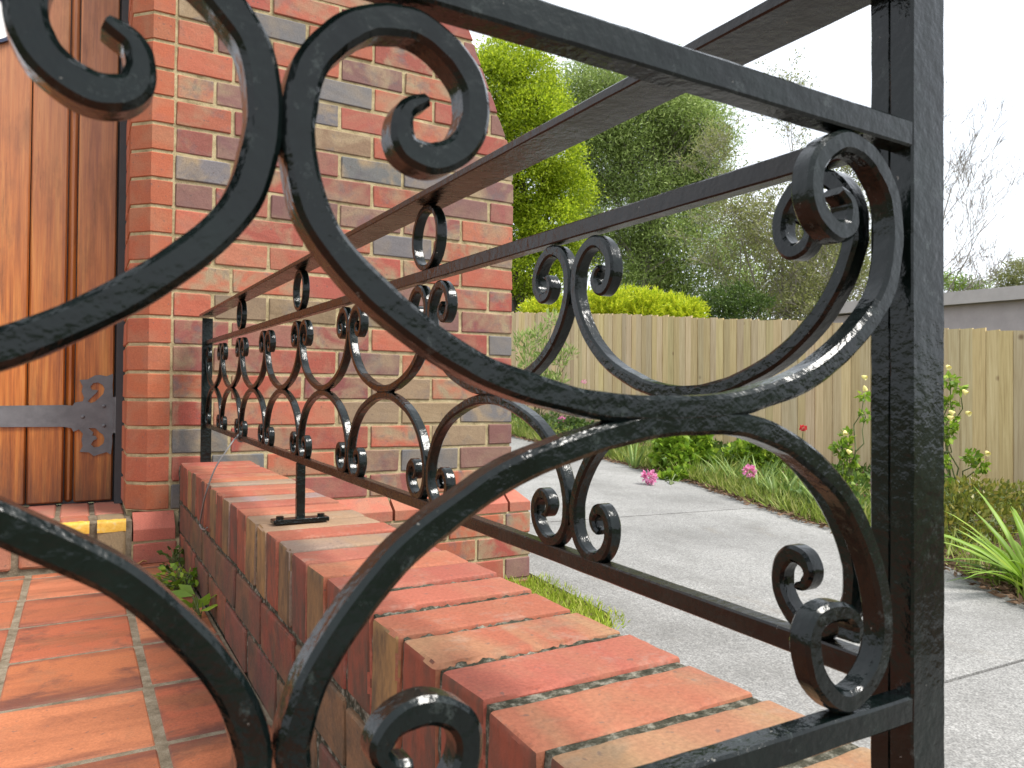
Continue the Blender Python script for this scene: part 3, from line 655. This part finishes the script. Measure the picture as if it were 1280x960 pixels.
for sg in (1,):
    mb = MB(); mb.sweep([[(0.345+0.006*math.cos(a*math.pi/4), y, -0.175+0.006*math.sin(a*math.pi/4)) for a in range(8)] for y in (2.4672, 2.463)]); part('bolt', mb, M['iron'], rail, smooth=40)
# tie wire
mb = MB(); yw = 1.895; pts = []
for a in range(0, 620, 30):
    pts.append((XC+0.0095*math.cos(R_(a)), yw+0.004*a/600+0.002*math.sin(a), -0.128+sb(yw)+0.0095*math.sin(R_(a))))
pts += [(0.325, 1.88, -0.105), (0.30, 1.86, -0.135), (0.276, 1.86, -0.175), (0.2595, 1.88, -0.235), (0.2570, 1.935, -0.295), (0.2575, 1.955, -0.315), (0.2575, 1.93, -0.3215), (0.2575, 1.87, -0.316), (0.2580, 1.84, -0.306)]
mb.tube(catmull(pts, 4), 0.0019, 6); tag(part('tie_wire', mb, M['wire'], smooth=60), 'thin grey wire tied to the lower rail and hanging down the low wall', 'wire')

# ------------------------------------------------------------------ paling fence
fence = thing('paling_fence', 'pale timber paling fence running along the far side of the driveway', 'fence', (6.2, 6.0, gz(6.2, 6)))
def ftop(y):
    P = [(-1, 0.08), (3.041, 0.518), (3.62, 0.585), (5.078, 0.765), (6.157, 0.879), (6.805, 0.957), (8.218, 1.119), (10.703, 1.363), (15, 1.80)]
    for (a, za), (b_, zb_) in zip(P, P[1:]):
        if a <= y <= b_: return za+(zb_-za)*(y-a)/(b_-a)
y = 0.6; k = 0
while y < 12.6:
    w = 0.1*(1+rng.uniform(-0.03, 0.03)); pr = 0.007*(k % 2)
    y0, y1 = y, y+w-0.002; zb = gz(6.2, y)-0.03; z1 = ftop(y+w/2)+rng.uniform(-0.010, 0.008)
    mb = MB(); x0 = 6.2-pr+rng.uniform(-0.002, 0.002); x1 = x0+0.016; tl = rng.uniform(-0.004, 0.004)
    mb.add([(x0, y0, zb), (x0, y1, zb), (x0, y1, z1+tl), (x0, y0, z1-tl), (x1, y0, zb), (x1, y1, zb), (x1, y1, z1+tl), (x1, y0, z1-tl)],
           [(0, 3, 2, 1), (4, 5, 6, 7), (0, 1, 5, 4), (1, 2, 6, 5), (2, 3, 7, 6), (3, 0, 4, 7)])
    v = rng.uniform(0.8, 1.16); g_ = rng.uniform(0.96, 1.04)
    part('paling', mb, M['paling'], fence, org='c', color=(v, v*g_, v*g_*rng.uniform(0.85, 1.15), 1))
    y += w; k += 1
for dz in (0.35, 0.95):
    mb = MB(); rings = []
    for y in lin(0.6, 12.6, 12): z = gz(6.2, y)+dz; rings.append([(6.219, y, z), (6.259, y, z), (6.259, y, z+0.075), (6.219, y, z+0.075)])
    mb.sweep(rings); part('fence_rail', mb, M['paling'], fence, color=(0.9, 0.9, 0.9, 1))
for k in range(6):
    y = 0.9+2.3*k; mb = MB(); mb.box(6.262, 6.352, y, y+0.09, gz(6.2, y)-0.3, ftop(y)-0.1); part('post', mb, M['paling'], fence, color=(0.85, 0.85, 0.85, 1))
mb = MB(); mb.sweep([[(6.176, y, gz(6.2, y)-0.04), (6.19, y, gz(6.2, y)-0.04), (6.19, y, gz(6.2, y)+0.10), (6.176, y, gz(6.2, y)+0.10)] for y in lin(6.5, 12.6, 10)])
part('base_board', mb, M['paling'], fence, color=(0.55, 0.55, 0.55, 1))

# ------------------------------------------------------------------ neighbour's low building
sh = thing('flat_roofed_building', 'low grey building with a pale fascia board behind the timber fence', 'building', (11.5, 4.0, gz(9, 4)))
mb = MB(); mb.box(9.62, 14.0, -2.0, 7.30, -1.2, 1.2); part('wall', mb, M['shed_wall'], sh)
mb = MB(); mb.sweep([[(9.5, y, 1.225+dz), (9.53, y, 1.225+dz), (9.53, y, 1.385+dz), (9.5, y, 1.385+dz)] for y, dz in ((7.54, 0.005), (4.64, -0.055), (-2.2, -0.2))]); part('fascia', mb, M['fascia'], sh)
mb = MB(); mb.sweep([[(9.535, y, 1.225+dz), (14.2, y, 1.225+dz), (14.2, y, 1.375+dz), (9.535, y, 1.375+dz)] for y, dz in ((7.52, 0.0), (4.64, -0.058), (-2.2, -0.2))]); part('roof', mb, M['roof'], sh)

# ------------------------------------------------------------------ foliage builders
def rand_dirs(n, up=0.0):
    d = nrg.normal(size=(n, 3)); d[:, 2] += up; return d/np.linalg.norm(d, axis=1, keepdims=True)
def blob_pts(c, r, n, shell=0.55):
    d = rand_dirs(n); rad = (shell+(1-shell)*nrg.random(n)**0.7)
    return np.array(c)+d*np.array(r)*rad[:, None], d
def branch_to(mb, a, b_, r0, r1, wob=0.06, seg=7):
    a, b_ = Vector(a), Vector(b_); ln = (b_-a).length; o = Vector((rng.uniform(0, 99), rng.uniform(0, 99), 0)); pts = []; rad = []
    for i in range(seg+1):
        t_ = i/seg; p = a.lerp(b_, t_); k = math.sin(math.pi*t_)*ln*wob
        p += Vector((noise.noise(o+Vector((t_*2.5, 0, 0))), noise.noise(o+Vector((0, t_*2.5, 5))), noise.noise(o+Vector((3, 0, t_*2.5)))+0.5*(1-t_)))*k*2
        pts.append(p); rad.append(r0+(r1-r0)*t_)
    mb.tube(pts, rad, 6); return pts
def clump_tree(name, label, cat, base, blobs, n_per, leafmat, ls, lw, barkmat, trunk_r, group=None, clump=(26, 0.17), shell=0.55, dirb=0.9, up=0.15, twigs=0):
    t_ = thing(name, label, cat, base, group); mb = MB()
    top = Vector(np.mean([b_[0] for b_ in blobs], axis=0)); zmid = base[2]+(top.z-base[2])*0.75
    tr = branch_to(mb, base, (top.x*0.7+base[0]*0.3, top.y*0.7+base[1]*0.3, zmid), trunk_r, trunk_r*0.45, 0.05, 9)
    P = []; D = []
    for c, r in blobs:
        c = np.array(c); rr = np.array(r) if np.ndim(r) else np.array((r, r, r*0.85))
        src = tr[min(9, max(3, int(9*(c[2]-0.9-base[2])/(max(zmid-base[2], 0.5)))))]
        pp = branch_to(mb, src, c, trunk_r*0.4, 0.012, 0.12)
        nc = max(4, int(n_per*rr.mean()**2)); cc, dd = blob_pts(c, rr, nc, shell)
        for i in range(nc):
            k = clump[0]; q = cc[i]+nrg.normal(size=(k, 3))*clump[1]*np.array((1, 1, 0.75)); P.append(q)
            D.append(rand_dirs(k)+dd[i]*dirb+np.array((0, 0, up)))
            if twigs and i % twigs == 0: branch_to(mb, pp[rng.randint(2, 6)], cc[i], 0.013, 0.004, 0.12, 5)
    part('trunk', mb, barkmat, t_, smooth=60)
    P = np.concatenate(P); D = np.concatenate(D)
    leaves('crown', leafmat, t_, P, D, ls*nrg.uniform(0.6, 1.3, len(P)), lw*nrg.uniform(0.7, 1.2, len(P)))
    return t_
def gnd(px, d, dz=0.0):
    p = at(px, 480, d); return (p.x, p.y, gz(p.x, p.y)-0.1+dz)
def bl(d, lst): return [(tuple(at(x, y, d+dd)), r*d/F_PX) for x, y, r, dd in lst]

clump_tree('bright_green_tree', 'dense bright yellow-green tree rising directly behind the end of the brick wall', 'tree', gnd(640, 17), bl(17, [
    (612, 105, 44, 0), (655, 95, 38, 0.5), (668, 150, 42, 0), (628, 170, 50, 0.6), (690, 195, 34, -0.4), (655, 225, 48, 0), (706, 240, 34, 0.3), (690, 285, 40, 0), (640, 290, 46, 0.5), (663, 340, 42, 0.2), (705, 325, 26, 0.6), (600, 230, 50, 0.8), (640, 375, 40, 0.8), (630, 75, 30, 0.3), (683, 120, 24, 0.2)]),
    360, M['leaf_bright'], 0.08, 0.04, M['bark'], 0.17, clump=(48, 0.13), shell=0.72)
clump_tree('wispy_grey_tree', 'tall wispy grey-green tree with open airy crown, between the bright tree and the corner post', 'tree', gnd(800, 26), bl(26, [
    (735, 105, 42, 0), (775, 115, 42, 1), (815, 120, 44, 0), (850, 140, 42, -0.5), (872, 185, 34, 0), (885, 150, 22, 0), (888, 215, 22, 0), (835, 185, 44, 1), (790, 175, 44, 0), (755, 165, 40, 0.4), (722, 140, 32, 1.5), (728, 190, 34, 1.5), (735, 235, 34, 1.5), (730, 275, 32, 1.5), (742, 310, 34, 1.2), (898, 175, 16, 0), (866, 118, 22, 0.4), (832, 98, 26, 0.5), (893, 245, 20, 0.3), (899, 300, 16, 0.2), (810, 330, 36, 1.0), (860, 365, 28, 1.0), (860, 225, 34, 0.5), (815, 240, 42, 0), (770, 225, 38, 1), (875, 275, 28, 0.3), (840, 295, 38, 0), (795, 300, 34, 0.8), (885, 325, 20, 0.3), (760, 285, 28, 0), (835, 345, 34, 0.6), (785, 350, 30, 0.2)]),
    155, M['leaf_grey'], 0.16, 0.036, M['twig'], 0.15, clump=(40, 0.34), shell=0.15, dirb=0.4, up=0.3, twigs=6)
clump_tree('dark_green_bush', 'dark green rounded bush showing above the fence right of the golden conifer', 'bush', gnd(925, 17), bl(17, [
    (900, 378, 20, 0), (928, 372, 20, 0.3), (950, 385, 16, 0), (880, 385, 14, 0.3), (915, 395, 20, 0)]), 420, M['leaf_dark'], 0.08, 0.035, M['bark'], 0.05, clump=(26, 0.10), up=0.5)
# golden conifer hedge: feathery upright sprays
hd = bl(13.5, [(672, 396, 14, 0.4), (692, 394, 16, 0), (712, 392, 18, 0.3), (735, 388, 18, 0.2), (760, 384, 18, -0.2), (785, 385, 18, 0.2), (810, 386, 17, 0), (838, 391, 15, 0.2), (862, 396, 13, 0), (745, 398, 20, 0.1), (800, 400, 22, 0), (850, 403, 18, 0)])
hg = thing('golden_conifer', 'low spreading golden-yellow conifer just above the fence top below the trees', 'bush', gnd(775, 13.5))
P = []; D = []; mb = MB()
for c, r in hd:
    branch_to(mb, gnd(775, 13.5), c, 0.03, 0.01, 0.1)
    cc, dd = blob_pts(c, (r*1.15, r*1.15, r*0.9), 300, 0.3)
    for i in range(300):
        dr = dd[i]*0.8+np.array((0, 0, 0.7))+nrg.normal(size=3)*0.25; dr /= np.linalg.norm(dr); k = 20
        q = cc[i]+dr*(np.linspace(0, 0.2, k)[:, None]); P.append(q); D.append(dr+nrg.normal(size=(k, 3))*0.45)
part('trunk', mb, M['bark'], hg); P = np.concatenate(P)
leaves('crown', M['leaf_gold'], hg, P, np.concatenate(D), nrg.uniform(0.04, 0.08, len(P)), 0.018)

# bare and thinly leaved trees
def bare_tree(name, label, base, stems, leafmat, n_leaf, twig_r=0.006, group=None, spread=0.55, depth=4, ls=0.10, lw=0.035, bk='twig', nch=(2, 4)):
    t_ = thing(name, label, 'tree', base, group); mb = MB(); tips = []
    def grow(p, d, ln, r, lv):
        n = 5; pts = [p]; q = p.copy(); dd = d.copy()
        for i in range(n):
            dd = (dd+Vector((rng.gauss(0, 0.11), rng.gauss(0, 0.11), rng.gauss(0.015, 0.09)))).normalized(); q = q+dd*ln/n; pts.append(q.copy())
        mb.tube(pts, [r+(max(r*0.55, twig_r*0.6)-r)*i/n for i in range(n+1)], 5 if r > 0.02 else 3)
        if lv <= 1: tips.extend(pts[2:])
        if lv > 0:
            for _ in range(rng.randint(*nch)+1):
                i = rng.randint(2, n); ax = Vector((rng.gauss(0, 1), rng.gauss(0, 1), rng.gauss(0.1, 0.7))).normalized()
                grow(pts[i], (dd*(1-spread)+ax*spread+Vector((0, 0, 0.12))).normalized(), ln*rng.uniform(0.5, 0.75), max(r*0.5, twig_r*0.7), lv-1)
    for (tx, ty, dd_, r) in stems:
        tg = at(tx, ty, dd_); b0 = Vector(base)+Vector((rng.uniform(-0.2, 0.2), rng.uniform(-0.2, 0.2), 0)); v = tg-b0
        pts = branch_to(mb, b0, b0+v*0.62, r, r*0.5, 0.05, 7)
        grow(pts[-1], v.normalized(), v.length*0.34, r*0.5, depth)
        for i in (3, 4, 5, 6):
            ax = Vector((rng.gauss(0, 1), rng.gauss(0, 1), rng.uniform(0.1, 0.7))).normalized()
            grow(pts[i], (v.normalized()*0.45+ax*0.7).normalized(), v.length*0.26, r*0.32, depth-1)
    part('trunk', mb, M[bk], t_)
    if n_leaf:
        ti = np.array(tips); q = ti[nrg.integers(0, len(ti), n_leaf)]+nrg.normal(size=(n_leaf, 3))*0.10
        leaves('crown', leafmat, t_, q, rand_dirs(n_leaf, 0.2), ls*nrg.uniform(0.6, 1.2, n_leaf), lw)
    return t_
bare_tree('thin_tree', 'thin many-stemmed grey tree with sparse olive leaves behind the fence, left of the grey building', gnd(965, 19),
          [(925, 235, 19, 0.05), (985, 200, 19.5, 0.06), (1040, 235, 19, 0.045), (905, 300, 18.5, 0.04), (1075, 290, 19, 0.04), (1010, 280, 18, 0.05)], M['leaf_olive'], 24000, 0.006)
bare_tree('bare_tree', 'bare grey tree without leaves seen right of the black corner post', gnd(1130, 22),
          [(1185, 225, 22, 0.05), (1225, 265, 22, 0.04), (1150, 205, 22, 0.06)], None, 0, 0.0075, spread=0.42)
scrub = [('scrub_tree', 'dull green scrubby tree at left of the thin bare stems behind the fence', 'leaf_grey', 27, [(905, 335, 26, 0), (920, 300, 24, 0), (915, 375, 30, 0), (938, 350, 26, 0.5)]),
         ('scrub_tree', 'olive scrubby tree low behind the bare stems, above the end of the fascia', 'leaf_olive', 28, [(985, 372, 32, 0), (1020, 350, 30, 0), (1050, 330, 30, 0.5), (1000, 330, 22, 0), (1075, 350, 30, 0), (960, 385, 26, 0), (1040, 375, 30, 0), (1015, 310, 26, 0.3), (1065, 310, 24, 0.5), (955, 320, 24, 0.5)]),
         ('round_far_tree', 'far olive rounded tree above the grey fascia at the right edge', 'leaf_olive', 45, [(1250, 350, 14, 0), (1272, 338, 18, 0), (1295, 345, 22, 0), (1265, 362, 18, 0)]),
         ('yellow_green_far_tree', 'small far yellow-green tree just right of the corner post above the fascia', 'leaf_fresh', 40, [(1188, 352, 14, 0), (1205, 358, 14, 0), (1170, 350, 16, 0), (1225, 362, 10, 0)])]
for nm, lab, lm, d, bs in scrub:
    clump_tree(nm, lab, 'tree', gnd(sum(b_[0] for b_ in bs)/len(bs), d), bl(d, bs), 95, M[lm], 0.17, 0.06, M['twig'], 0.08, clump=(24, 0.2), shell=0.3, twigs=3)

# ------------------------------------------------------------------ garden plants
def gp(px, py):                 # the point of the sloping bed seen at a pixel
    n = Vector((0.019, -0.0574, 1)); d = at(px, py, 1.0); return d*(-0.8035/d.dot(n))
def blade_clump(name, label, base, n, ln, w, matn, lean=0.55, group=None, dirx=(0, 0, 0)):
    t_ = tag(part_blades(name, base, n, ln, w, M[matn], lean, dirx), label, 'plant', group); return t_
def part_blades(name, base, n, ln, w, mt, lean, dirx, parent=None, rad=0.05):
    mb = MB()
    for i in range(n):
        a = rng.uniform(0, 2*math.pi); le = rng.uniform(0.15, 1)*lean; d = Vector((math.cos(a)*le+dirx[0], math.sin(a)*le+dirx[1], 1)).normalized()
        l_ = ln*rng.uniform(0.6, 1.1); b0 = Vector(base)+Vector((math.cos(a), math.sin(a), 0))*rng.uniform(0, rad)+Vector((0, 0, -0.01)); sd_ = Vector((-math.sin(a), math.cos(a), 0)); k0 = len(mb.v)
        tw = rng.uniform(-0.5, 0.5); sd_ = (sd_+d.cross(sd_)*tw).normalized(); m_ = 6; cur = b0.copy()
        bend = rng.uniform(0.3, 1.3)*lean
        for j in range(m_+1):
            t_ = j/m_; ww = w*0.5*(1-t_**2.2)*(0.7+0.6*t_ if t_ < 0.5 else 1)
            mb.v += [tuple(cur-sd_*ww), tuple(cur+d.cross(sd_)*ww*0.35), tuple(cur+sd_*ww)]
            d = (d+Vector((math.cos(a)*0.22*bend, math.sin(a)*0.22*bend, -0.26*bend*t_))).normalized(); cur = cur+d*l_/m_
        for j in range(m_):
            q = k0+j*3; mb.f += [(q, q+1, q+4, q+3), (q+1, q+2, q+5, q+4)]
    return part(name, mb, mt, parent, smooth=80)
IG = None
iris = [(768, 574, 14, 0.36, 'upright strap-leaved clump at the left end of the visible bed edge'),
        (792, 585, 16, 0.34, 'strap-leaved clump left of the large geranium by the driveway'),
        (905, 606, 15, 0.34, 'strap-leaved clump with a yellowing blade right of the large geranium'),
        (925, 612, 13, 0.32, 'upright strap-leaved clump just left of the right pink flower head'),
        (948, 618, 16, 0.36, 'strap-leaved clump just right of the pink flower head'),
        (972, 630, 18, 0.34, 'low arching strap-leaved clump spilling to the driveway edge'),
        (1000, 634, 16, 0.36, 'strap-leaved clump under the right arm of the near scroll'),
        (1028, 645, 14, 0.30, 'small strap-leaved clump nearest the corner post on its left')]
for px, py, n, ln, lab in iris:
    blade_clump('strap_leaf_plant', lab, gp(px, py), n, ln, 0.02, 'leaf_iris', 0.45, 'strap-leaved plants along the bed edge')
def leafy(name, label, base, blobs, n, ls, lw, matn, cat='plant', stems=True, up=0.3, shell=0.4):
    t_ = thing(name, label, cat, base); P = []; D = []; mb = MB(); n *= 3
    for c, r in blobs:
        c = Vector(c); branch_to(mb, base, c, 0.006, 0.003, 0.1, 5); k = max(5, int(n*(r if not np.ndim(r) else np.mean(r))**2))
        p, d = blob_pts(c, (r, r, r) if not np.ndim(r) else r, k, shell); P.append(p); D.append(d*0.8+rand_dirs(k)*0.9+np.array((0, 0, up)))
        for q in range(0, k, 27): branch_to(mb, c, p[q], 0.003, 0.0015, 0.1, 3)
    part('stem', mb, M['stem'], t_); P = np.concatenate(P); D = np.concatenate(D)
    leaves('foliage', M[matn], t_, P, D, ls*nrg.uniform(0.6, 1.25, len(P)), lw*nrg.uniform(0.7, 1.2, len(P)), 0.12)
    return t_
def bb(lst, d): return [(tuple(at(x, y, d+dd)), r*d/F_PX) for x, y, r, dd in lst]
g0 = gp(852, 596); dg = g0.dot(CF)
leafy('geranium_bush', 'large leafy bright green geranium bush beside the driveway under the crossing of the scrolls', tuple(gp(852, 592)), bb([(842, 558, 22, 0.2), (868, 552, 22, 0.3), (850, 578, 20, 0.1), (875, 572, 18, 0.2), (830, 572, 16, 0.2), (858, 545, 16, 0.3)], dg), 8000, 0.055, 0.06, 'leaf_fresh')
leafy('geranium_plant', 'low pale green geranium plant spilling onto the concrete beside the fallen pink bloom', tuple(gp(838, 606)), bb([(835, 600, 11, 0), (850, 597, 10, 0), (845, 606, 8, 0), (860, 592, 9, 0.1)], dg-0.2), 11000, 0.042, 0.045, 'leaf_fresh')
leafy('geranium_bush', 'smaller green geranium bush close to the fence behind the right pink flower', tuple(gp(945, 585)), bb([(930, 565, 15, 0), (950, 560, 15, 0), (968, 572, 14, 0), (940, 580, 16, 0), (915, 570, 12, 0.2)], gp(945, 588).dot(CF)), 7500, 0.05, 0.05, 'leaf_fresh')
def flower(name, label, px, py, d, r, matn, n=110, stem=None, group=None):
    c = at(px, py, d); t_ = thing(name, label, 'flower', tuple(c-Vector((0, 0, r)) if stem is None else Vector(stem)), group)
    p, dd = blob_pts(c, (r, r, r*0.85), n, 0.35); leaves('petals', M[matn], t_, p, dd+rand_dirs(n)*0.6, r*0.75, r*0.6, 0.25)
    mb = MB(); branch_to(mb, stem if stem is not None else tuple(c-Vector((0, 0, r*0.9))), c, 0.003, 0.002, 0.03, 4); part('stem', mb, M['stem'], t_)
fb = gp(812, 606); flower('pink_flower', 'fluffy pink flower head lying on the edge of the concrete driveway', 812, 596, fb.dot(CF), 0.042, 'pink')
flower('pink_flower', 'pink flower head standing among strap leaves at the middle of the bed edge', 937, 589, 4.9, 0.034, 'pink', 70, tuple(gp(940, 612)))
flower('red_flower', 'single red flower peeping over the near scroll in front of the fence', 1004, 535, 5.2, 0.019, 'red', 80, tuple(gp(1004, 610)))
flower('small_pink_flower', 'small pink rose low by the fence beside the railing scroll', 703, 525, 7.4, 0.035, 'pink', 45, tuple(gp(700, 550)))
flower('small_pink_flower', 'tiny pale pink flower on a thin stalk in front of the left palings', 730, 477, 7.6, 0.020, 'pink', 30, tuple(gp(728, 560)))
leafy('rose_bush', 'low dark green rose bush around the small pink rose beside the driveway', tuple(gp(712, 560)), bb([(690, 530, 14, 0), (712, 535, 16, 0), (735, 542, 18, 0), (760, 550, 16, -0.3), (722, 522, 12, 0)], 7.3), 2600, 0.05, 0.035, 'leaf_dark', 'bush')
leafy('wispy_shrub', 'tall wispy pale green shrub in front of the fence next to the brick wall', tuple(gp(672, 540)), bb([(655, 430, 15, 0), (672, 420, 14, 0), (690, 400, 10, 0), (662, 455, 16, 0), (683, 445, 14, 0), (700, 450, 12, 0), (676, 475, 18, 0), (712, 440, 8, 0), (695, 480, 14, 0), (660, 490, 16, 0), (690, 500, 12, 0)], 8.3), 3000, 0.075, 0.018, 'leaf_grey', 'bush', up=1.2)
def abutilon(label, base, pts, d, fl):
    t_ = leafy('yellow_flowered_shrub', label, base, bb([(x, y, r*0.82, k) for x, y, r, k in pts], d), 9500, 0.045, 0.032, 'leaf_fresh', 'bush', up=-0.2)
    for (x, y) in fl:
        c = at(x, y, d-0.12); mb = MB(); n = 8
        ax = Vector((rng.uniform(-0.5, 0.2), rng.uniform(-1, 0), -0.35)).normalized(); u_ = ax.orthogonal().normalized(); v_ = ax.cross(u_)
        mb.sweep([[c+ax*h+(u_*math.cos(2*math.pi*a/n)+v_*math.sin(2*math.pi*a/n))*r for a in range(n)] for h, r in ((0, 0.003), (0.008, 0.010), (0.022, 0.014), (0.036, 0.017), (0.026, 0.009), (0.012, 0.004))])
        part('flower', mb, M['petal_yellow'], t_, smooth=60)
abutilon('leafy shrub with pale yellow bell flowers just left of the black corner post', tuple(gp(1060, 622)), [(1058, 545, 8, 0), (1052, 560, 12, 0), (1062, 575, 10, 0), (1080, 495, 6, 0), (1082, 520, 7, 0), (1056, 600, 10, 0)], 5.3, [(1056, 538), (1058, 562), (1077, 470), (1080, 482)])
abutilon('leafy shrub with yellow bell flowers just right of the black corner post', tuple(gp(1190, 622)), [(1188, 475, 9, 0), (1186, 505, 9, 0), (1200, 486, 6, 0), (1188, 530, 11, 0), (1184, 545, 8, 0), (1215, 572, 10, 0), (1226, 582, 8, 0), (1183, 578, 8, 0), (1180, 600, 8, 0)], 5.0, [(1183, 457), (1184, 520), (1207, 515), (1186, 513), (1232, 564), (1203, 487)])
leafy('box_hedge', 'low bronze-green box shrub at the foot of the fence right of the corner post', tuple(gp(1215, 690)), bb([(1190, 628, 26, 0), (1218, 622, 26, 0.1), (1246, 626, 26, 0.2), (1275, 628, 26, 0.3), (1205, 652, 28, -0.1), (1182, 662, 24, -0.15), (1238, 655, 28, 0), (1162, 640, 26, 0.1), (1140, 645, 22, 0.2), (1200, 680, 24, -0.15), (1268, 660, 26, 0.1)], 3.95), 9000, 0.035, 0.017, 'leaf_box', 'bush', up=0.8, shell=0.55)
for px, py, n, ln, lab in [(1300, 742, 44, 0.50, 'big arching light green strap-leaved lily clump at the right edge of the driveway'), (1372, 700, 24, 0.5, 'second arching strap-leaved lily clump partly outside the right edge')]:
    blade_clump('lily_plant', lab, gp(px, py), int(n*1.5), ln, 0.034, 'leaf_fresh', 1.0, None, (-0.35, 0, 0))
# weeds in the floor joint along the low wall
def weed(label, x, y, n, l, w, matn, sp):
    z = -0.503; b0 = (x, y, z); t_ = thing('floor_weed', label, 'weed', b0, 'weeds at the foot of the low wall'); mb = MB(); P = []; D = []
    for i in range(n):
        a = rng.uniform(0, 6.28); tp = (x+math.cos(a)*sp*rng.random()-0.01, y+math.sin(a)*sp*rng.random()*1.4, z+rng.uniform(0.008, 0.055))
        tp = (min(tp[0], XL-0.008), tp[1], tp[2]); branch_to(mb, b0, tp, 0.0015, 0.001, 0.1, 3); P.append(tp); D.append((math.cos(a)-0.3, math.sin(a), rng.uniform(0.1, 0.7)))
    part('stem', mb, M['stem'], t_); leaves('foliage', M[matn], t_, P, D, l*nrg.uniform(0.7, 1.2, n), w*nrg.uniform(0.8, 1.2, n), 0.1)
weed('small green weed in the corner where the low wall meets the brick plinth', 0.248, 2.34, 30, 0.022, 0.017, 'leaf_dark', 0.028)
weed('round-leaved green weed in the middle of the row along the low wall', 0.235, 2.08, 120, 0.018, 0.017, 'leaf_fresh', 0.065)
weed('pointed-leaved weed nearest the camera along the far part of the low wall', 0.242, 1.80, 16, 0.065, 0.02, 'leaf_fresh', 0.02)
weed('tiny weed at the foot of the low wall below the near scroll', 0.248, 1.03, 12, 0.014, 0.012, 'leaf_weed', 0.015)
mb = MB(); c = Vector((0.150, 2.452, -0.4985)); n = 7; mb.v = []
for i in range(n):
    t_ = i/(n-1); w = 0.011*math.sin(math.pi*min(0.97, t_+0.03)); z = 0.006*math.sin(t_*9)
    mb.v += [(c.x-0.03+0.06*t_, c.y-w, c.z+z+0.004), (c.x-0.03+0.06*t_, c.y, c.z+z), (c.x-0.03+0.06*t_, c.y+w, c.z+z+0.005)]
mb.f = [(i*3+j, i*3+j+1, i*3+j+4, i*3+j+3) for i in range(n-1) for j in range(2)]
tag(part('dry_leaf', mb, M['dry_leaf']), 'curled brown dry leaf on the tiles below the doorstep plinth', 'leaf')

# grass: strip beside the low wall, weeds along the bed edge, litter
n = 9000; x = nrg.uniform(0.5, 1.56, n); y = nrg.uniform(1.0, 2.46, n); k = x > 1.15; x = np.where(nrg.random(n) < 0.5, nrg.uniform(1.3, 1.565, n), x)
k = x < np.where(y > 1.95, 1.565, 1.565-(1.95-y)*1.6); x = x[k]; y = y[k]; n = len(x)
P = np.stack([x, y, [gz(a, b_)-0.018 for a, b_ in zip(x, y)]], 1); D = nrg.normal(size=(n, 3))*0.55; D[:, 2] = 1
tag(leaves('grass', M['leaf_lawn'], None, P, D, nrg.uniform(0.02, 0.05, n), 0.005, 0.2), kind='stuff')
n = 15000; y = nrg.uniform(1.0, 8.5, n); x = np.array([edge_x(b_) for b_ in y])+np.abs(nrg.normal(0.12, 0.35, n)); k = (x < 6.1) & ((y > 2.6) | (nrg.random(n) < 0.25)); x = x[k]; y = y[k]; n = len(x)
P = np.stack([x, y, [bz(a, b_)-0.03 for a, b_ in zip(x, y)]], 1); D = nrg.normal(size=(n, 3))*0.6; D[:, 2] = 1
tag(leaves('bed_grass', M['leaf_grass'], None, P, D, nrg.uniform(0.05, 0.20, n), 0.009, 0.2), kind='stuff')
n = 5000; y = nrg.uniform(1.0, 9.0, n); x = np.array([edge_x(b_) for b_ in y])+nrg.exponential(0.25, n)-0.08; x = np.minimum(x, 6.1)
P = np.stack([x, y, [bz(a, b_)+0.002 for a, b_ in zip(x, y)]], 1); D = nrg.normal(size=(n, 3)); D[:, 2] *= 0.15
tag(leaves('leaf_litter', M['litter'], None, P, D, nrg.uniform(0.02, 0.06, n), 0.015, 0.2), kind='stuff')
n = 16000; y = nrg.uniform(2.6, 9.5, n); x = np.array([edge_x(b_) for b_ in y])+0.15+nrg.random(n)*1.9; k = (x < 6.1) & (np.array([noise.noise((a*1.6, b_*1.6, 4)) for a, b_ in zip(x, y)]) > -0.12); x = x[k]; y = y[k]; n = len(x)
P = np.stack([x, y, [bz(a, b_)+0.02+0.10*abs(noise.noise((a*3, b_*3, 1))) for a, b_ in zip(x, y)]], 1); D = nrg.normal(size=(n, 3)); D[:, 2] += 0.9
tag(leaves('ground_cover', M['leaf_weed'], None, P, D, nrg.uniform(0.03, 0.07, n), 0.028, 0.15), kind='stuff')
